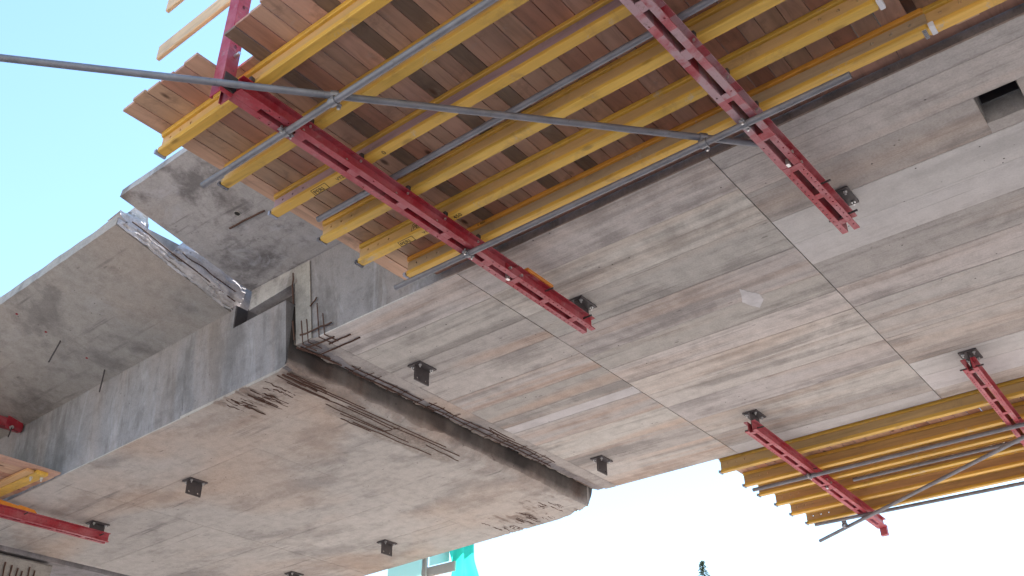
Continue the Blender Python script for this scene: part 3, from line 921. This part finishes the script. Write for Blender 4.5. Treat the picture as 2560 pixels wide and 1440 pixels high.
def frame_mark(parent, x, w, h, face):
    a = MB(); t = 0.004; sl = 0.012
    if face == 'bottom':
        z0, z1 = -0.0018, -0.0004
        y0, y1 = -h / 2, h / 2
        # slanted box outline
        for p0, p1 in (((x, y1), (x + w, y1)), ((x + sl, y0), (x + w + sl, y0)), ((x, y1), (x + sl, y0)), ((x + w, y1), (x + w + sl, y0))):
            dx, dy = p1[0] - p0[0], p1[1] - p0[1]; L_ = math.hypot(dx, dy); nx_, ny_ = -dy / L_ * t / 2, dx / L_ * t / 2
            c4 = [(p0[0] + nx_, p0[1] + ny_), (p1[0] + nx_, p1[1] + ny_), (p1[0] - nx_, p1[1] - ny_), (p0[0] - nx_, p0[1] - ny_)]
            a.add([(*q, z0) for q in c4] + [(*q, z1) for q in c4], [(0, 1, 2, 3), (7, 6, 5, 4), (0, 4, 5, 1), (1, 5, 6, 2), (2, 6, 7, 3), (3, 7, 4, 0)])
    else:
        zc, yy = {'web': (0.092, -0.0146), 'top': (HB - 0.021, -0.0406)}[face]
        for p0, p1 in (((x, -h / 2), (x + w, -h / 2)), ((x + sl, h / 2), (x + w + sl, h / 2)), ((x, -h / 2), (x + sl, h / 2)), ((x + w, -h / 2), (x + w + sl, h / 2))):
            dx, dy = p1[0] - p0[0], p1[1] - p0[1]; L_ = math.hypot(dx, dy); nx_, ny_ = -dy / L_ * t / 2, dx / L_ * t / 2
            c4 = [(p0[0] + nx_, p0[1] + ny_), (p1[0] + nx_, p1[1] + ny_), (p1[0] - nx_, p1[1] - ny_), (p0[0] - nx_, p0[1] - ny_)]
            a.add([(q[0], yy - .0008, zc + q[1]) for q in c4] + [(q[0], yy + .0004, zc + q[1]) for q in c4], [(0, 1, 2, 3), (7, 6, 5, 4), (0, 4, 5, 1), (1, 5, 6, 2), (2, 6, 7, 3), (3, 7, 4, 0)])
    return part("print_frame", a, M['ink'], parent, world=False)

def make_joist(L_):
    t = thing("formwork_joist", "x", "joist")
    ch = 0.006
    def fl(z0, z1, down):
        a = MB(); b_ = 0.018          # flange with bevelled ends
        for x0, x1 in ((0, L_),):
            pr_ = [(-.04 + ch, z0), (.04 - ch, z0), (.04, z0 + ch), (.04, z1 - ch), (.04 - ch, z1), (-.04 + ch, z1), (-.04, z1 - ch), (-.04, z0 + ch)]
            st_ = [(0, [(p * .62, z0 + (z1 - z0) * .5 + (q - z0 - (z1 - z0) * .5) * .75) for p, q in pr_]), (b_, pr_), (L_ - b_, pr_), (L_, [(p * .62, z0 + (z1 - z0) * .5 + (q - z0 - (z1 - z0) * .5) * .75) for p, q in pr_])]
            loft(a, st_)
        return a
    part("bottom_flange", fl(0, 0.04, True), M['yellow'], t, world=False)
    part("top_flange", fl(HB - 0.04, HB, False), M['yellow'], t, world=False)
    web = MB().holed(L_ - 0.01, HB - 0.0802, 0.028, [(q, 0.012) for q in (0.10, 0.22, 0.34, L_ - 0.35, L_ - 0.23, L_ - 0.11)], origin=(0.005, 0, HB / 2), half=0.011)
    part("web", web, M['joist_web'], t, world=False)
    return t
J45 = make_joist(4.46)
def joist(x, y, z, label, group, src=None, tone=None, caps="", yaw=0.0):
    global J45
    if src is None:
        o = J45 if not J45.get("used") else copy_tree(J45)
        o["used"] = 1
    else: o = src
    o.location = (x, y, z); o.rotation_euler = (0, 0, yaw)
    tag(o, label, "joist", group)
    tn = tone or random.uniform(0.88, 1.1)
    for ch in o.children: ch.color = (tn, tn * random.uniform(.95, 1.02), tn * random.uniform(.9, 1.05), 1)
    L_ = 4.46
    for c_ in caps:
        k = 'cap' if c_ in "LR" else 'capgrey'
        if c_ in "Ll": part("end_cap", MB().box(-0.022, 0.003, -0.043, 0.043, -0.006, 0.03, .004), M[k], o, world=False)
        else: part("end_cap", MB().box(L_ - 0.003, L_ + 0.03, -0.043, 0.043, -0.006, 0.03, .004), M[k], o, world=False)
    return o
NG = "yellow joists under the near platform"
JN = []
for k, (y, x, lab, caps) in enumerate([
    (2.56, -5.24, "outermost yellow joist of the near platform, grey cap against the sky", "l"),
    (3.07, -5.19, "second yellow joist from the sky, a grey tube running along it", "L"),
    (3.545, -5.19, "third yellow joist from the sky, purplish web and printed lower flange", ""),
    (4.03, -5.165, "fourth yellow joist from the sky, beside the tube above the walers", "L"),
    (4.45, -5.17, "fifth yellow joist from the sky, knotty, white caps on both ends", "LR"),
    (4.85, -4.99, "innermost yellow joist of the near platform, along the bridge edge", "R")]):
    JN.append(joist(x, y, ZB0, lab, NG, caps=caps, tone=[1.0, 1.02, 0.98, 1.0, 0.95, 1.0][k]))
for ch in JN[2].children:
    if ch.name.startswith("web"): ch.color = (0.62, 0.66, 1.6, 1)
for ch in JN[5].children:
    if ch.name.startswith("web"): ch.color = (0.70, 0.80, 1.1, 1)
    if ch.name.startswith("top"): ch.color = (1.05, 0.82, 0.7, 1)
lettering(JN[2], "PERI", 0.47, 0.055, 'bottom', off=0.004); frame_mark(JN[2], 0.455, 0.155, 0.062, 'bottom')
lettering(JN[2], "VT20K", 0.72, 0.042, 'bottom'); lettering(JN[2], "L", 0.90, 0.055, 'bottom')
lettering(JN[2], "0", 1.20, 0.055, 'bottom')
lettering(JN[4], "PERI", 0.48, 0.055, 'bottom', off=0.004); frame_mark(JN[4], 0.465, 0.155, 0.062, 'bottom')
lettering(JN[4], "VT20K", 0.73, 0.042, 'bottom'); lettering(JN[4], "L", 0.90, 0.055, 'bottom')
lettering(JN[4], "450", 1.06, 0.055, 'bottom')
lettering(JN[4], "PERI", 0.63, 0.055, 'web'); frame_mark(JN[4], 0.61, 0.155, 0.062, 'web')
lettering(JN[5], "PERI", 0.48, 0.034, 'top'); frame_mark(JN[5], 0.465, 0.105, 0.038, 'top')
lettering(JN[5], "L 450", 0.82, 0.034, 'top')
# second near platform starts past a gap
NG2 = "yellow joists of the next near platform at the upper right"
for k, (y, lab) in enumerate([(4.86, "yellow joist with bright end cap just past the platform gap, by the bridge edge"), (4.42, "second joist past the platform gap at the top right corner"), (3.95, "third joist past the platform gap, outside the picture top")]):
    joist(-0.555, y, ZB0, lab, NG2, caps="L")
FG = "yellow joists under the far platform"
for y, lab in [(10.735, "far joist hugging the bridge soffit edge at lower right"), (11.375, "second far joist from the soffit edge"), (11.83, "third far joist, beside the tube under the platform"),
               (12.335, "fourth far joist, between two grey tubes"), (12.855, "fifth far joist, next to last before the sky"), (13.37, "outermost far joist, bright against the white sky")]:
    joist(-5.10 + random.uniform(-.01, .01), y, ZB0, lab, FG)
    joist(-0.62, y, ZB0, lab.replace("joist", "joist of the next far unit"), FG)

# ------------------------------------------------------------------ plank platforms
def plank_tone():
    r_ = random.random()
    if r_ < 0.06: t = random.uniform(.5, .65); return (t * .88, t * .95, t * .95)
    if r_ < 0.25: t = random.uniform(.78, .92); return (t * 1.05, t * .86, t * .82)
    t = random.uniform(0.94, 1.12)
    return (t, t * random.uniform(.95, 1.03), t * random.uniform(.93, 1.04))
def platform(name, label, x0, x1, y0, y1, z, notch=None, rag=0.02, gap0=0.0015, sunny=None):
    t = thing(name, label, "platform", ((x0 + x1) / 2, (y0 + y1) / 2, z))
    x = x0
    while x < x1 - 0.03:
        w = min(random.choice([0.148, 0.15, 0.15, 0.152, 0.12]), x1 - x)
        if x1 - x - w < 0.05: w = x1 - x
        gp = random.choice([0.0008, 0.0015, 0.002, 0.004]) + gap0
        if sunny and x < sunny: gp = random.choice([0.0015, 0.004, 0.0045])
        ya, yb = y0 + random.uniform(-rag, rag), y1 + random.uniform(-rag, rag) * .6
        for nt_ in (notch or ()):
            if x + w > nt_[0] and x < nt_[1]: ya = nt_[2]
        if x1 - x < 0.2: yb = y1
        part("board", MB().box(x + gp, x + w - gp, ya, yb, z, z + 0.024 + random.uniform(-.001, .001), 0.0015), M['board'], t, plank_tone())
        x += w
    return t
ZP = ZB1 + 0.002
platform("plank_platform", "near plank platform over yellow joists, its edge against the blue sky", -5.26, -0.625, 2.215, 5.085, ZP, notch=((-4.34, -4.19, 2.47), (-1.935, -1.785, 2.47)), sunny=-4.85)
platform("plank_platform", "next plank platform past the gap at the top right corner", -0.565, 4.0, 2.3, 5.10, ZP)
platform("plank_platform", "far plank platform over joists at the lower right against white sky", -5.12, 4.0, 10.66, 13.52, ZP)

# dark planks added to block light in the slot between platform and bridge
for xa, xb, lab in ((-5.0, -0.80, "added dark plank shading the slot between near platform and bridge"), (-0.795, 4.0, "added dark plank shading the slot past the platform gap")):
    single("slot_shade_plank", MB().box(xa, xb, 4.985, 5.218, ZP + 0.027, ZP + 0.055, .003), M['board'], lab, "plank", (xa, 5.1, ZP + 0.027), "added planks shading the slot beside the bridge", color=(0.62, 0.55, 0.58))

single("gap_shade_plank", MB().box(-0.70, -0.49, 2.4, 4.98, ZP + 0.027, ZP + 0.055, .003), M['board'], "added dark plank shading the gap between the two near platforms", "plank", (-0.6, 2.4, ZP + .027), color=(0.3, 0.27, 0.27))  # added to darken the gap where the lit web showed through

# ------------------------------------------------------------------ red steel walers
def channel(side, y0, y1, holes=None, gap=0.0225, fw=0.05, z0=0.0, z1=0.12, slot=None):
    """U channel along Y, web towards the middle, flanges outwards"""
    s = side; a = MB(); tw, tf = 0.007, 0.009
    xa, xb = s * gap, s * (gap + tw)
    a.box(min(xa, xb), max(xa, xb), y0, y1, z0 + tf, z1 - tf)
    xc = s * (gap + fw / 2)
    a.holed(y1 - y0, fw, tf, [(h - y0, s * 0.006) for h in (holes or []) if y0 + .03 < h < y1 - .03], axis_len=1, axis_w=0, axis_t=2, origin=(xc, y0, z0 + tf / 2), half=0.007, ell=1.2)
    a.box(min(s * gap, s * (gap + fw)), max(s * gap, s * (gap + fw)), y0, y1, z1 - tf, z1)
    return a
def make_waler(matk, y_h, L_, crossings, label, name="steel_waler", tail=False):
    t = thing(name, label, "waler", (0, 0, 0), "red steel walers hung under the soffit")
    m_ = M[matk]
    for s in (-1, 1):
        part("channel", channel(s, 0, y_h, [0.25, 0.33, 0.41, 1.2, 2.0, y_h - .3, y_h - .22, y_h - .14]), m_, t, world=False)
        hs = [y_h + 0.1 + 0.062 * k for k in range(40) if y_h + .1 + .062 * k < L_ - .04]
        part("extension_channel", channel(s, y_h + 0.012, L_, hs, gap=0.0235, fw=0.048, z0=0.004, z1=0.124), m_, t, world=False)
        part("hinge_plate", MB().box(s * 0.0355 - .004, s * 0.0355 + .004, y_h - 0.11, y_h + 0.13, 0.02, 0.10, .002), m_, t, world=False)
        for yy in (y_h - 0.07, y_h + 0.08):
            part("bolt", MB().tube([(s * 0.04, yy, 0.06), (s * 0.062, yy, 0.06)], 0.014, 6), M['bolt'], t, world=False)
    # plates that bridge the gap between the two channels, leaving long slots
    yy = 0.0; k = 0
    while yy < y_h:
        e = min(y_h, yy + (0.20 if k == 0 else 0.085))
        part("spacer_plate", MB().box(-0.0222, 0.0222, yy, e, 0.001, 0.010), m_, t, world=False)
        yy += 0.20 + 0.30 if k == 0 else 0.50; k += 1
    yy = y_h + .02
    while yy < L_ - .03:
        part("spacer_plate", MB().box(-0.0232, 0.0232, yy, min(L_ - .02, yy + 0.06), 0.005, 0.013), m_, t, world=False); yy += 0.42
    # claws that grip the joists
    for cy in crossings:
        for s in (1,):
            part("joist_claw", MB().box(s * 0.045, s * 0.075, cy - 0.075, cy - 0.042, 0.1215, 0.155, .004), M['steel'], t, world=False)
            part("claw_bolt", MB().tube([(s * 0.06, cy - .058, 0.085), (s * 0.06, cy - .058, 0.1)], .009, 6), M['bolt'], t, world=False)
    for yb in (0.55, 0.95, 1.45, 1.9, 2.4):
        if yb < y_h - .2:
            part("rivet", MB().tube([(0.0296, yb, 0.055), (0.036, yb, 0.055)], 0.009, 8), M['bolt'], t, world=False)
    # pin through the fin of the hanger and a loose tie bar
    part("pin", MB().tube([(-0.11, L_ - 0.13, 0.075), (0.12, L_ - 0.13, 0.078)], 0.009, 8), M['steel'], t, world=False)
    part("pin", MB().tube([(-0.08, y_h + 0.45, 0.09), (0.115, y_h + 0.45, 0.092)], 0.008, 8), M['steel'], t, world=False)
    part("wedge", MB().box(-0.012, 0.012, y_h - 0.06, y_h - 0.02, -0.02, 0.03, .003), M['bolt'], t, world=False)
    if tail:      # upturned foot at the outer end
        part("end_hook", MB().box(-0.05, 0.05, -0.075, 0.0, -0.10, 0.05, .006), m_, t, world=False)
    return t
near_cross = [y - 2.43 for y in (2.56, 3.07, 3.545, 4.03, 4.45, 4.85)]
w1 = make_waler('red', 2.86, 4.02, near_cross, "clean red steel waler crossing the middle of the near platform")
w1.location = (-4.205, 2.43, ZW0)
w2 = make_waler('redworn', 2.95, 4.0, near_cross, "faded pinkish waler with red squares at the upper right")
w2.location = (-1.80, 2.43, ZW0); w2.rotation_euler = (0, 0, R(-1.55))
w3 = make_waler('red', 2.15, 4.38, [13.88 - y for y in (10.735, 11.375, 11.83, 12.335, 12.855, 13.37)], "red waler under the far platform ending in a hook against white sky", tail=True)
w3.location = (-4.19, 13.86, ZW0); w3.rotation_euler = (0, 0, math.pi + R(1.4))
w4 = make_waler('red', 2.15, 4.38, [], "red waler under the far platform cut by the right picture edge", tail=True)
w4.location = (-1.76, 13.86, ZW0); w4.rotation_euler = (0, 0, math.pi + R(1.0))

# orange shim left by the first waler's hinge
single("shim_block", MB().box(-4.165, -4.115, 5.42, 5.78, 4.4555, 4.485, .006), M['orange'], "small orange shim lying on the clean red waler near its hinge", "shim", (-4.14, 5.6, 4.4555))

# ------------------------------------------------------------------ guard post and rails
gp_ = thing("guard_post", "upright red channel post at the outer end of the clean waler", "post", (-4.265, 2.38, 4.28))
a = MB()
px0, px1, py0, py1, pz0, pz1 = -4.325, -4.215, 2.335, 2.425, 4.30, 6.4
t_ = 0.006
part("lip", MB().box(px0, px0 + t_, py0 + t_, py0 + .022, pz0, pz1), M['red'], gp_)
part("lip", MB().box(px0, px0 + t_, py1 - .022, py1 - t_, pz0, pz1), M['red'], gp_)
part("flank", MB().box(px0, px1, py0, py0 + t_, pz0, pz1), M['red'], gp_)
part("flank", MB().box(px0, px1, py1 - t_, py1, pz0, pz1), M['red'], gp_)
face = MB().holed(pz1 - pz0, py1 - py0 - 2 * t_, t_, [(0.42, 0), (0.62, 0), (0.80, 0), (0.98, 0), (1.3, 0), (1.6, 0)], axis_len=2, axis_w=1, axis_t=0, origin=(px1 - t_ / 2, (py0 + py1) / 2, pz0), half=0.011, ell=1.7)
part("slotted_face", face, M['red'], gp_)
part("foot_plate", MB().box(px1 + .001, px1 + .008, py0 + .01, py1 + .02, pz0 + .035, pz0 + .17), M['steel'], gp_)
part("bolt", MB().tube([(px1 + .008, 2.385, pz0 + .09), (px1 + .03, 2.385, pz0 + .09)], .018, 6), M['steel'], gp_)
part("bolt", MB().tube([(px1 - .01, 2.39, pz0 + .34), (px1 + .05, 2.39, pz0 + .34)], .012, 8), M['bolt'], gp_)
gp2 = copy_tree(gp_); gp2.location.x += 2.405
tag(gp2, "second upright red post at the faded waler, above the picture top", "post", "red guard posts"); gp_["group"] = "red guard posts"
for z0, z1, x0, lab in [(5.44, 5.585, -5.44, "pale guard rail plank beside the red post"), (6.02, 6.16, -5.50, "upper guard rail plank at the top picture edge")]:
    single("guard_rail", MB().box(x0, -1.2, 2.435, 2.468, z0, z1, .006), M['rail'], lab, "guard rail", (x0, 2.45, z0), "guard rail planks of the near platform", color=(1, 1, 1))

# ------------------------------------------------------------------ scaffold tubes and couplers
TR = 0.0242
TG = "grey scaffold tubes"
def tube_thing(p0, p1, label, r=TR):
    return single("scaffold_tube", MB().pipe(p0, p1, r), M['tube'], label, "tube", p0, TG, smooth=True)
ZT = ZW0 - TR - 0.001
tube_thing((-5.12, 2.865, ZT), (-0.9, 2.865, ZT), "grey tube clamped under the walers below the second joist")
tube_thing((-5.02, 4.742, ZT), (-1.03, 4.742, ZT), "grey tube under the walers along the bridge edge")
tube_thing((-4.98, 3.815, ZW1 + TR + .001), (-1.05, 3.80, ZW1 + TR + .001), "grey tube lying on the walers between two joists")
tube_thing((-6.75, -0.52, 4.357), (-1.80, 5.045, 4.357), "long diagonal grey tube reaching out over the sky at left", 0.0242)
tube_thing((-4.90, 11.17, ZT), (2.2, 11.2, ZT), "grey tube under the far walers nearest the soffit")
tube_thing((-3.9, 12.10, ZW1 + TR + .001), (2.2, 12.14, ZW1 + TR + .001), "grey tube lying on the far walers between joists")
tube_thing((-4.86, 13.02, ZT), (2.2, 13.32, ZT), "grey tube at the far platform's outer edge, blue against white sky")
tube_thing((-5.05, 13.62, ZT - 2 * TR), (-0.6, 10.72, ZT - 2 * TR), "diagonal grey tube crossing under the far platform")

def coupler(loc, dir1, dir2, z1, z2, label):
    t = thing("tube_coupler", label, "coupler", loc, "scaffold tube couplers")
    for dv, zz in ((dir1, z1), (dir2, z2)):
        d_ = Vector((dv[0], dv[1], 0)).normalized(); c_ = Vector((loc[0], loc[1], zz))
        ring = part("collar", MB().pipe(c_ - d_ * 0.026, c_ + d_ * 0.026, TR + 0.009, 0.0085, 18), M['coupler'], t, smooth=True)
        n_ = Vector((-d_.y, d_.x, 0)); sgn = -1 if zz == min(z1, z2) else 1
        q = c_ + n_ * 0.046
        part("flap", MB().tube([c_ + n_ * 0.03 + Vector((0, 0, -.0)), c_ + n_ * 0.06], 0.014, 6), M['coupler'], ring)
        part("bolt", MB().tube([q + Vector((0, 0, -.035)), q + Vector((0, 0, .03))], 0.0075, 8), M['bolt'], t)
        part("nut", MB().tube([q + Vector((0, 0, -.03)), q + Vector((0, 0, -.016))], 0.0145, 6), M['coupler'], t)
    return t
dd = (4.95, 5.565)
coupler((-3.735, 2.865, 4.33), (1, 0), dd, ZT, 4.357, "coupler joining the diagonal tube to the tube under the second joist")
coupler((-2.07, 4.742, 4.33), (1, 0), dd, ZT, 4.357, "coupler joining the diagonal tube to the tube along the bridge edge")
coupler((-4.49, 13.16, 4.28), (4.45, -2.9), (7.06, .3), ZT - 2 * TR, ZT, "coupler where two tube ends cross against the white sky")
def strap(loc, label):
    t = thing("tube_clamp", label, "clamp", loc, "clamps holding tubes to the walers")
    c_ = Vector(loc)
    part("collar", MB().pipe(c_ - Vector((.02, 0, 0)), c_ + Vector((.02, 0, 0)), TR + 0.008, 0.0075, 18), M['coupler'], t, smooth=True)
    for s in (-1, 1):
        part("bolt", MB().tube([c_ + Vector((0, s * .042, -.03)), c_ + Vector((0, s * .042, TR))], .008, 8), M['bolt'], t)
        part("flap", MB().box(loc[0] - .018, loc[0] + .018, min(loc[1] + s * .03, loc[1] + s * .058), max(loc[1] + s * .03, loc[1] + s * .058), loc[2] - .01, loc[2] + .004, .002), M['coupler'], t)
    return t
strap((-4.205, 2.865, ZT), "clamp holding the outer tube under the clean red waler")
strap((-4.205, 4.742, ZT), "clamp holding the bridge edge tube under the clean red waler")
strap((-1.76, 4.742, ZT), "clamp holding the bridge edge tube under the faded waler")
strap((-4.13, 11.172, ZT), "clamp holding a tube under the hooked far waler")

# ------------------------------------------------------------------ left formwork on the lower span
platform("plank_platform", "small plank platform beside the left span's web at the left picture edge", -15.2, -11.10, 3.3, 5.165, 4.25)
bt = thing("timber_batten", "yellow batten with two bright bolts under the left plank platform", "batten", (-13.2, 4.97, 4.205))
part("batten", MB().box(-15.2, -11.17, 4.90, 5.05, 4.203, 4.2485, .008), M['yellow'], bt, (1, 1, 1))
part("side_rib", MB().box(-15.2, -11.21, 4.80, 4.895, 4.212, 4.2485, .004), M['joist_web'], bt, (1.1, 1, 1))
for bx, by in ((-11.25, 5.02), (-11.33, 4.93)):
    part("bolt", MB().tube([(bx, by, 4.2025), (bx, by, 4.175)], .02, 6), M['bolt'], bt)
    part("bolt_tip", MB().tube([(bx, by, 4.175), (bx, by, 4.15)], .01, 8), M['bolt'], bt)
w5 = make_waler('red', 1.9, 3.55, [], "short red waler at the lower left under the plain soffit")
w5.location = (-12.345, 3.05, 3.985)
single("wedge_plate", MB().prism([(4.3, 4.11), (5.55, 4.11), (5.5, 4.15), (5.3, 4.165), (5.28, 4.15), (5.0, 4.17), (4.98, 4.155), (4.3, 4.18)], 0, -12.30, -12.28), M['orange'], "orange toothed plate along the short red waler at the lower left", "plate", (-12.29, 5.0, 4.11))
lp = thing("side_strut", "red strut with bolted end braced against the left span's web", "strut", (-12.4, 4.7, 4.3))
part("strut", MB().box(-12.46, -12.34, 3.2, 5.09, 5.13, 5.25, .006), M['red'], lp)
part("post", MB().box(-12.45, -12.35, 4.60, 4.70, 4.32, 5.125, .006), M['red'], lp)
part("end_plate", MB().box(-12.33, -12.318, 4.86, 5.07, 5.10, 5.27, .003), M['red'], lp)
part("bolt", MB().tube([(-12.318, 4.93, 5.12), (-12.28, 4.93, 5.12)], .025, 6), M['bolt'], lp)
part("bolt_rod", MB().tube([(-12.29, 4.93, 5.12), (-12.24, 4.90, 4.96)], .009, 8), M['steel'], lp)

# ------------------------------------------------------------------ far formwork of the left span with green debris net
fx = thing("work_platform", "far edge platform of the left span with pale upright boards under green net", "platform", (-11.0, 11.5, 4.0))
part("deck_board", MB().box(-14.0, -10.6, 10.9, 12.1, 3.96, 3.985, .002), M['board'], fx, (1.1, 1, .9))
part("joist", MB().box(-14.0, -10.45, 11.0, 11.08, 3.80, 3.955, .008), M['yellow'], fx, (1, 1, 1))
part("post", MB().box(-10.88, -10.80, 11.30, 11.36, 3.7, 4.9, .005), M['pale'], fx)
part("side_board", MB().box(-10.95, -10.22, 11.37, 11.40, 4.26, 4.42, .004), M['pale'], fx)
part("sheet", MB().box(-11.75, -10.885, 11.38, 11.384, 4.05, 5.0), M['sheet'], fx)
part("sheet", MB().box(-10.79, -10.36, 11.38, 11.384, 4.44, 5.0), M['sheet'], fx)
mb = MB(); nu, nv = 40, 30
for i in range(nu + 1):
    u = i / nu
    for j in range(nv + 1):
        v = j / nv
        x = -10.46 + 0.48 * u + 0.26 * v * u + 0.05 * math.sin(v * 6 + u * 3) * v; z = 4.92 - 1.35 * v + 0.05 * nz(u * 3, v * 2)
        y = 11.46 + 0.05 * math.sin(u * 15 + v * 2) + 0.07 * nz(u * 4, v * 4, 2) + 0.10 * v
        mb.v.append((x, y, z))
for i in range(nu):
    for j in range(nv):
        a_ = i * (nv + 1) + j
        mb.f.append((a_, a_ + 1, a_ + nv + 2, a_ + nv + 1))
o = single("debris_net", mb, M['net'], "bright green debris net hanging over the far platform edge", "net", (-10.2, 11.5, 3.7), smooth=True)

# ------------------------------------------------------------------ spruce beyond the bridge
TX, TY, TZ = -20.55, 40.0, 12.72
tr_ = thing("spruce_tree", "lone spruce whose tip shows against the white sky at the bottom", "tree", (TX, TY, GROUND))
ht = TZ - GROUND
part("trunk", MB().tube([(TX, TY, GROUND - .2), (TX + .05, TY, GROUND + ht * .5), (TX, TY, TZ)], [0.24, 0.13, 0.012], 8), M['bark'], tr_)
mb = MB()
random.seed(5)
z = GROUND + 1.2
while z < TZ - 0.05:
    f = (TZ - z) / ht
    ln = 0.10 + 3.0 * f ** 0.85
    nb = 6 + int(7 * min(1, f * 3))
    for k in range(nb):
        a0 = random.uniform(0, 6.283); L2 = ln * random.uniform(.7, 1.1)
        dx, dy = math.cos(a0), math.sin(a0)
        ns = max(3, int(L2 / 0.11))
        droop = random.uniform(.15, .4)
        for s in range(ns):
            t = (s + 0.5) / ns
            c_ = Vector((TX + dx * L2 * t, TY + dy * L2 * t, z + 0.16 * L2 * t * (1 - t) * 2 - droop * L2 * t * t))
            for q in range(3):
                d2 = Vector((dx * .5 + random.uniform(-1, 1), dy * .5 + random.uniform(-1, 1), random.uniform(-.7, .35))).normalized()
                sz = random.uniform(.10, .2) * (1.0 if f > .06 else .6)
                w_ = d2.orthogonal().normalized() * sz * .22
                e = c_ + d2 * sz
                n0 = len(mb.v); mb.v += [tuple(c_ - w_), tuple(c_ + w_), tuple(e)]; mb.f.append((n0, n0 + 1, n0 + 2))
    z += 0.045 + 0.36 * f
me = bpy.data.meshes.new("crown"); me.from_pydata([(x - TX, y - TY, q - GROUND) for x, y, q in mb.v], [], mb.f); me.materials.append(M['needles'])
o = bpy.data.objects.new("crown", me); COL.objects.link(o); o.parent = tr_
